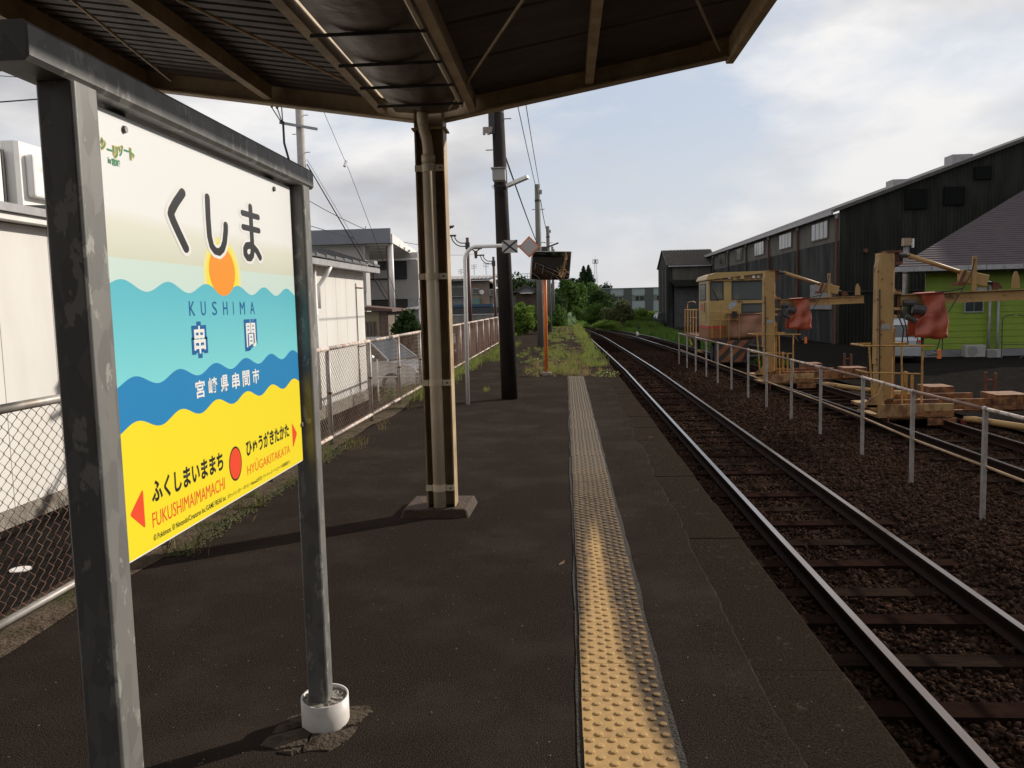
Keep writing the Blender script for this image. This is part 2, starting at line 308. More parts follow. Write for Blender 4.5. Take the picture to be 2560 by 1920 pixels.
def blades(regions, m, name, parent=None, kind='stuff', lean=0.5):
    # regions: (x0,x1,y0,y1,z,h,n,density_fn)
    Vs = []
    for x0,x1,y0,y1,z,h,n,w in regions:
        nt = max(1, n//14)
        tx = RNG.uniform(x0,x1,nt); ty = RNG.uniform(y0,y1,nt); idx = RNG.integers(0,nt,n)
        th = RNG.random(nt)**0.7*.9+.35
        sp = 0.10*h/0.3
        p = np.stack([tx[idx]+RNG.normal(size=n)*sp, ty[idx]+RNG.normal(size=n)*sp, np.full(n,float(z))],axis=1)
        hh = (h*th[idx]*RNG.uniform(.5,1.15,n))
        a = RNG.random(n)*2*pi; dr = np.stack([np.cos(a),np.sin(a),np.zeros(n)],axis=1); ln = RNG.uniform(.1,lean,n)*hh
        a2 = RNG.random(n)*2*pi; wv = np.stack([np.cos(a2),np.sin(a2),np.zeros(n)],axis=1)*(w*RNG.uniform(.6,1.3,n))[:,None]
        up = np.array([0,0,1.])
        b0 = p - wv*.5; b1 = p + wv*.5; mid = p + up*(hh*.6)[:,None] + dr*(ln*.35)[:,None]; tip = p + up*hh[:,None] + dr*ln[:,None]
        q = np.stack([b0, b1, mid+wv*.35, tip, mid-wv*.35], axis=1); Vs.append(q.reshape(-1,3))
    V = np.concatenate(Vs); F = np.arange(len(V)).reshape(-1,5)
    return np_mesh(name, V, F, m, parent, kind)

def text(s, y0, y1, z0, z1, x, m, parent, weight=0.0, name='lettering', plane='x', flip=False, gap=None, t=0.0006):
    """flat print: text fitted into a rectangle; plane x: faces +X (reads along +Y); plane y: faces -Y (reads along +X)."""
    cu = bpy.data.curves.new(name, 'FONT'); cu.body = s; cu.offset = weight
    if gap: cu.space_character = gap
    cu.resolution_u = 3
    o = bpy.data.objects.new(name, cu); C.objects.link(o); bpy.context.view_layer.update()
    me = bpy.data.meshes.new_from_object(o); bpy.data.objects.remove(o); bpy.data.curves.remove(cu)
    co = np.zeros(len(me.vertices)*3); me.vertices.foreach_get('co', co); co = co.reshape(-1,3)
    mn, mxx = co.min(0), co.max(0); u = (co[:,0]-mn[0])/max(1e-6,mxx[0]-mn[0]); v = (co[:,1]-mn[1])/max(1e-6,mxx[1]-mn[1])
    if plane == 'x': nc = np.stack([np.full(len(u), x), y0+u*(y1-y0), z0+v*(z1-z0)],axis=1)
    else: nc = np.stack([y0+u*(y1-y0), np.full(len(u), x), z0+v*(z1-z0)],axis=1)
    me.vertices.foreach_set('co', nc.ravel()); me.materials.clear(); me.materials.append(m); me.update()
    ob = bpy.data.objects.new(name, me); C.objects.link(ob)
    ob.parent = parent; ob.matrix_parent_inverse = Matrix.Translation(-Vector(parent_world(parent)))
    return ob
def root_of(o):
    while o.parent: o = o.parent
    return o
def sub(mb, name, m, parent, **k):   # sub-part: child of a part
    o = mb.build(name, m, None, **k); o.parent = parent; return o

# ================================================================== SETTING
# ground: one sheet to the horizon, dropped under the rail yard
g = MB()
def gz(x, y): return -1.14 + 0.03*sin(x*.7)*sin(y*.3)
xs = [-1500,-400,-120,-40,-12,-6,-3.0,1.0,2,4,6,9,14,22,40,120,400,1500]; ys = [-400,-100,-30,-8,0,8,16,24,32,40,55,75,100,140,220,400,900,2500]
vs = [(x,y,gz(x,y)) for y in ys for x in xs]; nx = len(xs)
g.add(vs, [(j*nx+i, j*nx+i+1, (j+1)*nx+i+1, (j+1)*nx+i) for j in range(len(ys)-1) for i in range(nx-1)])
struct(g.build('ground', M_dirt))
# far field grass skin beyond the yard
struct(MB().add([(-200,104,-1.0),(300,104,-1.0),(300,1400,2.0),(-200,1400,2.0)],[(0,1,2,3)]).build('field', M_grassb))
hl = MB()
P = [(-900,1200)]; 
hx = np.linspace(-700,1500,60); hh = 22+9*np.sin(hx*.006+1)+6*np.sin(hx*.019)+3*np.sin(hx*.05)
vs = []
for x,h in zip(hx,hh): vs += [(x,1900,-2),(x,2000,h),(x,2300,-2)]
hl.add(vs, [(3*i,3*i+3,3*i+4,3*i+1) for i in range(59)]+[(3*i+1,3*i+4,3*i+5,3*i+2) for i in range(59)])
struct(hl.build('hills', mat("distant_hill", (0.30,0.36,0.42), 0.9)))

# platform
plat = struct(MB().box(-2.62, 0.748, -14, 62, -1.3, 0.0).build('platform', M_asphalt))
ret = MB().box(0.748, 1.10, -14, 62, -1.3, -0.14)
struct(ret.build('platform_wall', M_coping))
slab0 = None
pl = plat
for k in range(64):
    y0 = 4.363 - 0.981*6 + 0.981*k
    if y0 > 56: break
    j = random.uniform(-.004,.004)
    if slab0 is None:
        b = MB(); L_ = 0.975
        b.add([(0.749,0,-.13),(1.135,0,-.13),(1.135,L_,-.13),(0.749,L_,-.13),(0.749,0,0.001),(1.118,0,0.001),(1.135,0,-.015),(0.749,L_,0.001),(1.118,L_,0.001),(1.135,L_,-.012)],
              [(0,3,2,1),(4,5,8,7),(5,6,9,8),(6,1,2,9),(0,1,6,5,4),(3,7,8,9,2),(0,4,7,3)])
        slab0 = b.build('coping_slab', M_coping, pl); slab0.location = (0,y0,0)
    else: share(slab0, pl, (j*1.5,y0,j))
b = MB(); rr2 = random.Random(12); ey = [1.2+.06*i for i in range(420)]; w_ = .78; vs = []
for y in ey:
    w_ = min(.86, max(.752, w_+rr2.uniform(-.012,.012))); vs += [(.60,y,.0003),(w_,y,.0065+rr2.uniform(-.001,.001)),(w_+.012,y,-.001)]
b.add(vs, [(3*i+j,3*i+j+1,3*i+j+4,3*i+j+3) for i in range(419) for j in range(2)])
b.build('asphalt_edge', M_asphalt, pl)
# soil verge and bank under the left fence
v = MB(); rr = random.Random(3)
Y = [-6+0.8*i for i in range(54)]; e0 = [-2.60+rr.uniform(-.05,.06)+0.05*sin(i*.9) for i in range(54)]
vs = []
for y,e in zip(Y,e0): vs += [(e,y,0.004),(-2.75,y,0.014+rr.uniform(0,.01)),(-3.05,y,-0.03),(-3.5,y,-.50),(-4.0,y,-.74)]
n = 5
v.add(vs, [(i*n+j, (i+1)*n+j, (i+1)*n+j+1, i*n+j+1) for i in range(53) for j in range(4)])
struct(v.build('verge', M_soil, smooth=True))
struct(MB().add([(-3.9,-20,-.75),(-3.9,60,-.75),(-60,60,-.75),(-60,-20,-.75)],[(0,1,2,3)]).build('car_park', M_asphalt2))
# yard beyond siding
struct(MB().add([(8.6,-20,-1.06),(40,-20,-1.06),(40,76,-1.06),(8.2,60,-1.06),(8.6,30,-1.06)],[(0,1,2,3,4)]).build('goods_yard', M_asphalt2))
struct(MB().add([(6.9,90.5,-1.05),(14,89,-1.05),(24,98,-1.05),(24,104,-1.05),(9,100.5,-1.05)],[(0,1,2,3,4)]).build('road', mat("pale_road",(0.16,0.15,0.14),0.9)))

# tactile tiles
def tactile_mat():
    m = bpy.data.materials.new("tactile_yellow"); m.use_nodes = True; N, L = m.node_tree.nodes, m.node_tree.links
    b = N["Principled BSDF"]; b.inputs['Roughness'].default_value = 0.7; b.inputs['Specular IOR Level'].default_value = 0.3
    g = N.new("ShaderNodeNewGeometry"); s = N.new("ShaderNodeSeparateXYZ"); L.new(g.outputs['Position'], s.inputs[0])
    def math_(op, a, b_=None):
        n = N.new("ShaderNodeMath"); n.operation = op
        for i, q in enumerate((a, b_)):
            if q is None: continue
            if isinstance(q, (int, float)): n.inputs[i].default_value = q
            else: L.new(q, n.inputs[i])
        return n.outputs[0]
    nz = N.new("ShaderNodeTexNoise"); nz.inputs['Scale'].default_value = 7; nz.inputs['Detail'].default_value = 5; L.new(g.outputs['Position'], nz.inputs['Vector'])
    n3 = N.new("ShaderNodeTexNoise"); n3.inputs['Scale'].default_value = 22; n3.inputs['Detail'].default_value = 5; L.new(g.outputs['Position'], n3.inputs['Vector'])
    # trodden clean streak: centre wanders from x=.16 near to .24 far; width falls with y, ends about y=5.6
    cx = math_('ADD', 0.128, math_('MULTIPLY', math_('SUBTRACT', s.outputs[1], 3.0), 0.016))
    dx = math_('ABSOLUTE', math_('SUBTRACT', math_('SUBTRACT', s.outputs[0], cx), math_('MULTIPLY', math_('SUBTRACT', nz.outputs[0], 0.5), 0.07)))
    wd = math_('MULTIPLY', 0.22, math_('POWER', math_('SUBTRACT', s.outputs[1], 1.6), -1.3))
    cl = N.new("ShaderNodeMapRange"); cl.inputs[1].default_value = 0.03; cl.inputs[2].default_value = -0.03
    L.new(math_('SUBTRACT', dx, wd), cl.inputs[0])
    fd = N.new("ShaderNodeMapRange"); fd.inputs[1].default_value = 5.9; fd.inputs[2].default_value = 5.2; L.new(s.outputs[1], fd.inputs[0])
    clean = math_('MULTIPLY', cl.outputs[0], fd.outputs[0])
    top = N.new("ShaderNodeMapRange"); top.inputs[1].default_value = 0.0115; top.inputs[2].default_value = 0.0165; top.inputs[4].default_value = 0.42; L.new(s.outputs[2], top.inputs[0])
    fr2 = N.new('ShaderNodeMapRange'); fr2.inputs[1].default_value = 9; fr2.inputs[2].default_value = 6; L.new(s.outputs[1], fr2.inputs[0])
    dm = math_('MAXIMUM', clean, math_('MULTIPLY', top.outputs[0], math_('ADD', math_('MULTIPLY', fr2.outputs[0], .7), .3)))
    dn = math_('MULTIPLY', dm, math_('ADD', 0.55, math_('MULTIPLY', n3.outputs[0], 0.7)))
    n3b = N.new("ShaderNodeMapRange"); n3b.inputs[1].default_value = 0.4; n3b.inputs[2].default_value = 0.68; n3b.inputs[4].default_value = 1.0; L.new(n3.outputs[0], n3b.inputs[0])
    dirt = N.new("ShaderNodeMixRGB"); dirt.inputs[1].default_value = (0.038,0.023,0.013,1); dirt.inputs[2].default_value = (0.11,0.068,0.032,1); L.new(n3b.outputs[0], dirt.inputs[0])
    # farther tiles greyer and paler
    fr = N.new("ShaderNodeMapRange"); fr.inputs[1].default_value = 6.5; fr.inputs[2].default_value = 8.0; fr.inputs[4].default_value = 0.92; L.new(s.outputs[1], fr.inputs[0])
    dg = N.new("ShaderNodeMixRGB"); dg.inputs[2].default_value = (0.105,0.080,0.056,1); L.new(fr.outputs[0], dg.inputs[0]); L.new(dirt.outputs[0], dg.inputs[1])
    x = N.new("ShaderNodeMixRGB"); x.inputs[2].default_value = (0.50,0.31,0.125,1); L.new(dn, x.inputs[0]); L.new(dg.outputs[0], x.inputs[1])
    L.new(x.outputs[0], b.inputs['Base Color']); return m
M_tactile = tactile_mat()
def tile_mesh():
    b = MB(); T = 0.302; x0 = 0.036; w = 0.316
    b.bevbox(x0, x0+w, 0, T, -0.02, 0.011, 0.002)
    rows = 8
    for r in range(rows):
        y = T*(r+.5)/rows
        for c in range(4):
            x = x0 + w*(c + (0.28 if r % 2 else 0.72))/4
            k = len(b.v); nn = 10
            for rad, z in ((0.0165,0.011),(0.0145,0.0148),(0.0105,0.0165)):
                for j in range(nn): a = 2*pi*j/nn; b.v.append((x+rad*cos(a), y+rad*sin(a), z))
            for q in range(2):
                for j in range(nn): b.f.append((k+q*nn+j, k+q*nn+(j+1)%nn, k+(q+1)*nn+(j+1)%nn, k+(q+1)*nn+j))
            b.f.append(tuple(k+2*nn+j for j in range(nn)))
    return b
t0 = tile_mesh().build('tactile_tile', M_tactile, pl)
ty = 2.805 - 0.305*2; t0.location = (0, ty, 0); k = 0
while ty < 17.4:
    ty += 0.305; k += 1
    share(t0, pl, (random.uniform(-.003,.003)+(0.004*sin(k*2.1) if ty>7 else 0), ty, random.uniform(-.001,.0015)))
# mortar edging beside the tiles
b = MB(); 
for xa, xb, za in ((0.016,0.035,0.004),(0.353,0.374,0.004)):
    pts = [(xa if xa<.2 else xb)+random.uniform(-.007,.007) for _ in range(60)]
    for i in range(59):
        ya, yb = 1.9+i*.27, 1.9+(i+1)*.27
        p0, p1 = pts[i], pts[i+1]
        if xa < .2: b.add([(p0,ya,za),(xb,ya,za),(xb,yb,za),(p1,yb,za)],[(0,1,2,3)])
        else: b.add([(xa,ya,za),(p0,ya,za),(p1,yb,za),(xa,yb,za)],[(0,1,2,3)])
b.build('mortar_edging', mat("mortar",(0.040,0.031,0.024),0.95,(0.024,0.018,0.014),20,bump=.8,bscale=80,world_pos=True), pl)
# small litter specks on the asphalt
sp = []
b = MB()
for i in range(900):
    x = random.uniform(-2.4,1.0); y = 1.9+random.random()**1.5*9; s = random.uniform(.0012,.0034)
    b.add([(x-s,y-s*.6,.0045),(x+s,y-s*.3,.006),(x+s*.6,y+s,.0055),(x-s,y+s*.5,.0075)],[(0,1,2,3)])
b.build('grit', mat("pale_grit",(0.26,0.21,0.16),0.8,(0.08,0.055,0.04),3,world_pos=True), pl, kind='stuff')

# ballast: a shaped bed with loose stones on top
def tx(y):   # main track centre
    return float(np.interp(y, [-20,30,40,62,84,92,122,200,360], [2.73,2.72,2.60,2.26,1.30,1.02,0.45,0.5,0.75]))
def sx(y):   # siding centre
    return float(np.interp(y, [-20,0,17,24.6,45,60,74,86], [7.0,6.95,6.80,6.64,6.15,5.62,4.3,2.0]))
ZR = -0.88
bed = MB(); Yb = [-8+1.0*i for i in range(70)]+[62+4*i for i in range(50)]; vs = []
for y in Yb:
    c = tx(y)
    if y < 60: prof = [(1.05,-1.10),(c-.9,-1.07),(c-.3,-1.075),(c+.3,-1.075),(c+.95,-1.06),(c+1.35,-1.01+.02*sin(y)),(c+1.9,-1.03),(c+2.5,-1.10),(c+3.4,-1.09),(sx(y)+1.3,-1.09)]
    else: prof = [(c-2.2,-1.12),(c-1.4,-1.05),(c-.5,-1.03),(c,-1.03),(c+.5,-1.03),(c+1.0,-1.03),(c+1.4,-1.05),(c+1.8,-1.1),(c+2.2,-1.12),(c+2.6,-1.15)]
    vs += [(x,y,z) for x,z in prof]
n = 10
bed.add(vs, [(i*n+j,i*n+j+1,(i+1)*n+j+1,(i+1)*n+j) for i in range(len(Yb)-1) for j in range(n-1)])
M_bed = mat("ballast_bed", (0.009,0.0055,0.004), 0.95, (0.024,0.0145,0.010), 26, bump=1.0, bscale=28, world_pos=True, spec=0.0)
struct(bed.build('ballast_bed', M_bed))
# stones
ico = np.array([(0,0,1),(.894,0,.447),(.276,.851,.447),(-.724,.526,.447),(-.724,-.526,.447),(.276,-.851,.447),(.724,.526,-.447),(-.276,.851,-.447),(-.894,0,-.447),(-.276,-.851,-.447),(.724,-.526,-.447),(0,0,-1)])
icf = np.array([(0,1,2),(0,2,3),(0,3,4),(0,4,5),(0,5,1),(1,6,2),(2,7,3),(3,8,4),(4,9,5),(5,10,1),(6,7,2),(7,8,3),(8,9,4),(9,10,5),(10,6,1),(11,7,6),(11,8,7),(11,9,8),(11,10,9),(11,6,10)])
def stones(regs):
    Vs, Fs, k = [], [], 0
    for x0,x1,y0,y1,n,s,zf in regs:
        x = RNG.uniform(x0,x1,n); y = y0+(y1-y0)*RNG.random(n)
        z = np.array([zf(a,b_) for a,b_ in zip(x,y)])
        sc = s*RNG.uniform(.55,1.25,(n,1,1))*RNG.uniform(.6,1.1,(n,1,3)); base = ico[None]*(1+.28*RNG.normal(size=(n,12,1)))*sc
        a = RNG.random(n)*2*pi; t = RNG.uniform(-.6,.6,n); ca,sa,ct,st = np.cos(a),np.sin(a),np.cos(t),np.sin(t)
        X = base[:,:,0]*ct[:,None]+base[:,:,2]*st[:,None]; Z = -base[:,:,0]*st[:,None]+base[:,:,2]*ct[:,None]
        Xr = X*ca[:,None]-base[:,:,1]*sa[:,None]; Yr = X*sa[:,None]+base[:,:,1]*ca[:,None]
        P_ = np.stack([Xr+x[:,None], Yr+y[:,None], Z+z[:,None]+s*.15],axis=2)
        Vs.append(P_.reshape(-1,3)); Fs.append((icf[None]+12*np.arange(n)[:,None,None]).reshape(-1,3)+k); k += n*12
    return np.concatenate(Vs), np.concatenate(Fs)
def zbed(x,y):
    c = tx(y)
    return np.interp(x,[1.05,c-.9,c-.3,c+.3,c+.95,c+1.35,c+1.9,c+2.5,c+3.4,9],[-1.10,-1.07,-1.075,-1.075,-1.06,-1.01+.02*sin(y),-1.03,-1.10,-1.09,-1.09])+random.uniform(-.014,.012)
V, F = stones([(1.05,5.4,2.8,7.0,11000,.027,zbed),(1.1,6.2,7.0,14,19000,.029,zbed),(1.1,6.0,14,26,15000,.036,zbed),(1.2,5.6,26,44,7000,.05,zbed),(6.2,8.3,10,20,5000,.034,zbed)])
o = np_mesh('ballast_stones', V, F, M_stone, None, 'stuff')

# tracks
def track(name, label, fx, y0, y1, step, near, sl_m):
    t = thing(name, label, 'railway track', (fx(y0),y0,ZR))
    for sgn in (-1,1):
        ys_ = list(np.arange(y0, min(y1,60), 2.0)) + list(np.arange(60, y1+.1, 4.0)) if y1 > 60 else list(np.arange(y0,y1+.1,2.0))
        prof = [(-.062,-.14),(.062,-.14),(.062,-.128),(.01,-.105),(.008,-.04),(.032,-.032),(.032,-.004),(.026,0),(-.026,0),(-.032,-.004),(-.032,-.032),(-.008,-.04),(-.01,-.105),(-.062,-.128)]
        b = MB(); hd = MB(); n = len(prof); vs = []; hv = []
        for y in ys_:
            c = fx(y)+sgn*.566
            zz = ZR + (0 if y < 120 else (y-120)*.0012)
            vs += [(c+px_,y,zz+pz-.0005) for px_,pz in prof]; hv += [(c-.028,y,zz+.001),(c+.028,y,zz+.001)]
        b.add(vs, [(i*n+j,i*n+(j+1)%n,(i+1)*n+(j+1)%n,(i+1)*n+j) for i in range(len(ys_)-1) for j in range(n)]+[tuple(range(n))])
        hd.add(hv, [(2*i,2*i+1,2*i+3,2*i+2) for i in range(len(ys_)-1)])
        r = b.build('rail', M_rail, t); sub(hd, 'running_surface', M_railtop, r)
    s0 = None; s1 = None; i = 0; y = y0+.2
    iron = None
    while y < y1:
        i += 1
        m = M_sleepr if (near and i % 2 == 0) else sl_m
        if y < 60:
            key = m.name
            if key not in track.cache: 
                track.cache[key] = MB().box(-1.0,1.0,-.10,.10,-.16,-.0).build('sleeper', m, t); ob = track.cache[key]
            else:
                ob = track.cache[key].copy(); C.objects.link(ob); ob.parent = t
            ob.matrix_parent_inverse = Matrix.Translation(-Vector(parent_world(t)))
            ob.location = (fx(y)+random.uniform(-.03,.03), y, ZR-.142+random.uniform(-.012,.004)-(0 if m is M_sleepr else .015)); ob.rotation_euler = (0,0,random.uniform(-.012,.012))
        y += step*random.uniform(.94,1.06)
    return t
track.cache = {}
track('railway_track', 'main line track of two polished rails running along the platform edge', tx, -6, 360, 0.72, True, M_sleep)
track.cache = {}
track('railway_track', 'rusty siding track under the yellow maintenance machines', sx, -2, 86, 0.8, False, M_sleep)

# ================================================================== STATION NAME SIGN
S = thing('station_name_sign', 'galvanised frame sign reading KUSHIMA with sea, sun and yellow sand print', 'station sign', (-.894,2.1,0))
b = MB(); b.bevbox(-.930,-.858,1.436,1.516,-0.05,1.967,.006); b.build('post', M_galv, S, smooth=False, bevel=.002)
b = MB(); b.bevbox(-.930,-.858,2.717,2.785,0.15,1.967,.006); b.build('post', M_galv, S, bevel=.002)
b = MB(); P = [(-.955+.012,1.967),(-.858-.008,1.967),(-.858,1.975),(-.858,2.024),(-.866,2.032),(-.943,2.032),(-.955,2.022),(-.955,1.977)]
b.prism_y(P, 1.32, 2.83); b.build('top_beam', M_galv, S)
for y in (1.672*1.0, 2.542):
    MB().box(-.925,-.904,y-.022,y+.022,1.86,1.966).build('hanging_bracket', M_darkmet, S)
board = MB().box(-.902,-.8985,1.50,2.697,1.046,1.957).build('board', M_signw, S)
bolt = None
for (y,z) in ((1.672,1.931),(2.542,1.931),(2.694,1.17)):
    MB().tube([(-.899,y,z),(-.892,y,z)], [.0085,.007], 10).build('bolt', M_galv, S, smooth='auto')
BX = -.898
def layer(poly, k, m, name):
    x = BX + .00008*k
    b = MB(); n = len(poly); b.add([(x,y,z) for y,z in poly], [tuple(range(n))])
    return sub(b, name, m, board)
def wave(z0, amp, ph, y0=1.503, y1=2.694, n=150, per=.1985):
    return [(y0+(y1-y0)*i/n, z0+amp*(cos(2*pi*((y0+(y1-y0)*i/n)-ph)/per)*1.0)) for i in range(n+1)]
def strip(top, bottom_z, k, m, name):
    x = BX+.00008*k; b = MB(); vs = []
    for y,z in top: vs += [(x,y,z),(x,y,bottom_z)]
    b.add(vs, [(2*i,2*i+1,2*i+3,2*i+2) for i in range(len(top)-1)]); return sub(b, name, m, board)
M_skyp = ramp_print("print_sky", [(0,(.57,.71,.68)),(0.30,(.59,.72,.67)),(0.31,(.62,.64,.53)),(.63,(.72,.72,.63)),(.76,(.80,.80,.80))], 1.60, 1.82)
M_sea = ramp_print("print_sea", [(0,(.21,.64,.69)),(1,(.10,.47,.58))], 1.40, 1.625)
strip([(1.503,1.954),(2.694,1.954)], 1.049, 1, M_skyp, 'sky_print')
halo = [(2.124+.119*cos(t), 1.645+.102*sin(t)) for t in np.linspace(0,2*pi,40,endpoint=False)]
layer(halo, 2, mat("print_pale_yellow",(.80,.74,.30),.35), 'sun_halo_print')
layer([(2.124+.099*cos(t), 1.645+.092*sin(t)) for t in np.linspace(0,2*pi,40,endpoint=False)], 3, mat("print_yellow_halo",(.86,.74,.05),.35), 'sun_halo_print')
strip(wave(1.6125,.0120,2.019), 1.049, 4, M_sea, 'light_sea_print')
layer([(2.122+.082*cos(t), 1.660+.064*sin(t)) for t in np.linspace(0,2*pi,40,endpoint=False)], 5, mat("print_orange",(.86,.30,.025),.35), 'sun_print')
M_blue = mat("print_blue",(.02,.22,.49),.35); M_yelp = mat("print_yellow",(.86,.70,.025),.35); M_blk = mat("print_black",(.022,.02,.02),.35)
M_redp = mat("print_red",(.80,.075,.03),.35); M_wht = mat("print_white",(.80,.79,.77),.35); M_dblue = mat("print_deep_blue",(.012,.115,.34),.35); M_grn = mat("print_green",(.05,.27,.11),.35)
strip(wave(1.4125,.0115,2.045), 1.049, 6, M_blue, 'deep_sea_print')
strip(wave(1.3185,.0115,2.043), 1.049, 7, M_yelp, 'sand_print')
def strokes(ss, k, m, name, grow=0.0):
    x = BX+.00008*k; b = MB(); cnt = 0
    for pts, w in ss:
        w += grow; pts = [Vector((0,*p)) for p in pts]
        # resample as discs and quads
        for i,p in enumerate(pts):
            cnt += 1; k0 = len(b.v); nn = 14
            for j in range(nn): b.v.append((x+.000002*cnt, p.y+1.5*w*cos(2*pi*j/nn), p.z+w*sin(2*pi*j/nn)))
            b.f.append(tuple(range(k0,k0+nn)))
            if i:
                q = pts[i-1]; d = Vector((0,(p.y-q.y)/1.5,p.z-q.z)).normalized(); nrm = Vector((0,-d.z*1.5,d.y))*w; k0 = len(b.v)
                for c in (q-nrm,p-nrm,p+nrm,q+nrm): b.v.append((x+.000001+.000002*cnt,c.y,c.z))
                b.f.append((k0,k0+1,k0+2,k0+3))
    return sub(b, name, m, board)
ku = ([(1.918,1.836),(1.880,1.808),(1.858,1.788),(1.853,1.779),(1.862,1.766),(1.885,1.741),(1.919,1.706)], .0108)
shi = ([(2.054,1.843),(2.052,1.79),(2.054,1.745),(2.064,1.722),(2.083,1.711),(2.108,1.709),(2.130,1.719),(2.146,1.738),(2.157,1.768),(2.159,1.783)], .0098)
ma = [([(2.279,1.829),(2.398,1.829)],.0085),([(2.279,1.790),(2.398,1.790)],.0085),([(2.340,1.852),(2.340,1.79),(2.340,1.732),(2.336,1.716),(2.320,1.706),(2.300,1.706),(2.285,1.715),(2.285,1.729),(2.298,1.739),(2.322,1.742),(2.350,1.738),(2.375,1.728),(2.396,1.712)],.0100)]
for g_ in ([ku],[shi],ma): strokes(g_, 8, M_wht, 'lettering_outline', .008); strokes(g_, 9.5, M_blk, 'lettering')
zt = BX+.00008*11
for i,ch in enumerate("KUSHIMA"):
    ys_, ye_ = [(1.916,1.947),(1.980,2.007),(2.045,2.073),(2.112,2.140),(2.177,2.181),(2.224,2.259),(2.298,2.331)][i]
    text(ch, ys_, ye_, 1.546, 1.581, zt, M_dblue, board, 0)
def kanji(ch, y0, y1, z0, z1, w1=.022, outline=M_dblue, w2=.085):
    e = .012
    if outline: text(ch, y0-e, y1+e, z0-e*.9, z1+e*.9, zt, outline, board, w2, 'lettering_outline')
    text(ch, y0, y1, z0, z1, zt+.0002, M_wht, board, w1)
kanji("串", 1.930, 1.994, 1.453, 1.521); kanji("間", 2.258, 2.328, 1.453, 1.521)
for i,ch in enumerate("宮崎県串間市"):
    y0 = 1.922+i*.0728; kanji(ch, y0, y0+.052, 1.345, 1.389, .022, None)
text("ふくしまいままち", 1.684, 2.056, 1.143, 1.194, zt, M_blk, board, .034)
text("ひゅうがきたかた", 2.212, 2.569, 1.147, 1.196, zt, M_blk, board, .034)
text("FUKUSHIMAIMAMACHI", 1.680, 2.058, 1.092, 1.125, zt, M_redp, board, 0)
text("HYŪGAKITAKATA", 2.212, 2.569, 1.096, 1.131, zt, M_redp, board, 0)
text("© Pokémon. © Nintendo/Creatures Inc./GAME FREAK inc.", 1.680, 2.062, 1.063, 1.077, zt, M_blk, board, .006)
text("ポケットモンスター・ポケモン・Pokémonは任天堂・クリーチャーズ・ゲームフリークの登録商標です。", 2.072, 2.566, 1.062, 1.074, zt, M_blk, board, .004)
def rtri(p, k, m, name):
    c = (sum(a for a,_ in p)/3, sum(b_ for _,b_ in p)/3); pts = []
    for i in range(3):
        a, b_, d = Vector(p[i-1]), Vector(p[i]), Vector(p[(i+1)%3])
        for t in np.linspace(0,1,5):
            q0 = b_+(a-b_).normalized()*.008; q1 = b_+(d-b_).normalized()*.008
            pts.append(tuple((1-t)**2*q0+2*t*(1-t)*b_+t*t*q1))
    layer(pts, k, m, name)
rtri([(1.592,1.143),(1.649,1.186),(1.649,1.100)], 11, M_redp, 'arrow_print')
rtri([(2.646,1.147),(2.600,1.189),(2.600,1.105)], 11, M_redp, 'arrow_print')
circ = lambda y,z,r: [(y+r*.95*cos(t), z+r*1.05*sin(t)) for t in np.linspace(0,2*pi,32,endpoint=False)]
layer(circ(2.134,1.145,.0445), 11, M_blk, 'roundel_print'); layer(circ(2.134,1.145,.040), 12, M_redp, 'roundel_print')
for i,ch in enumerate("ナッシーリゾート"):
    y0 = 1.538+i*.0215
    zz = 1.872+.006*sin(i*1.3)
    text(ch, y0, y0+.018, zz if ch!='ー' else zz+.009, zz+(.023 if ch!='ー' else .013), zt+.0002, M_grn, board, .05)
    text(ch, y0-.0015, y0+.0195, zz-.0018, zz+.0245, zt, mat("print_gold",(.75,.52,.12),.35), board, .13, 'lettering_outline') if ch != 'ー' else None
text("in", 1.603, 1.614, 1.852, 1.864, zt, M_grn, board, .03); text("宮崎", 1.617, 1.648, 1.850, 1.865, zt, M_grn, board, .03)
# footing of the far post
ft = MB(); n = 40; R1, R0 = .0836, .0765; cxp, cyp = -.882, 2.757; vs = []
for r,z in ((R1,.083),(R1,.184),(R0,.184),(R0,.165)):
    for j in range(n): a = 2*pi*j/n; vs.append((cxp+r*cos(a), cyp+r*sin(a), z+(0.006*sin(a*1.0) if z>.1 else 0)))
ft.add(vs, [(q*n+j,q*n+(j+1)%n,(q+1)*n+(j+1)%n,(q+1)*n+j) for q in range(3) for j in range(n)])
ft.build('footing_sleeve', M_pvc, S, smooth='auto')
fl = MB(); k = 0; vs = [(cxp,cyp,.180)]
rg = random.Random(5)
rings = [.02,.04,.06,.0762]
for r in rings:
    for j in range(28): a = 2*pi*j/28; vs.append((cxp+r*cos(a),cyp+r*sin(a),.178+rg.uniform(-.004,.004)))
fs = [(0,1+j,1+(j+1)%28) for j in range(28)]+[(1+q*28+j,1+(q+1)*28+j,1+(q+1)*28+(j+1)%28,1+q*28+(j+1)%28) for q in range(3) for j in range(28)]
fl.add(vs, fs); fl.build('concrete_fill', M_conc, S)
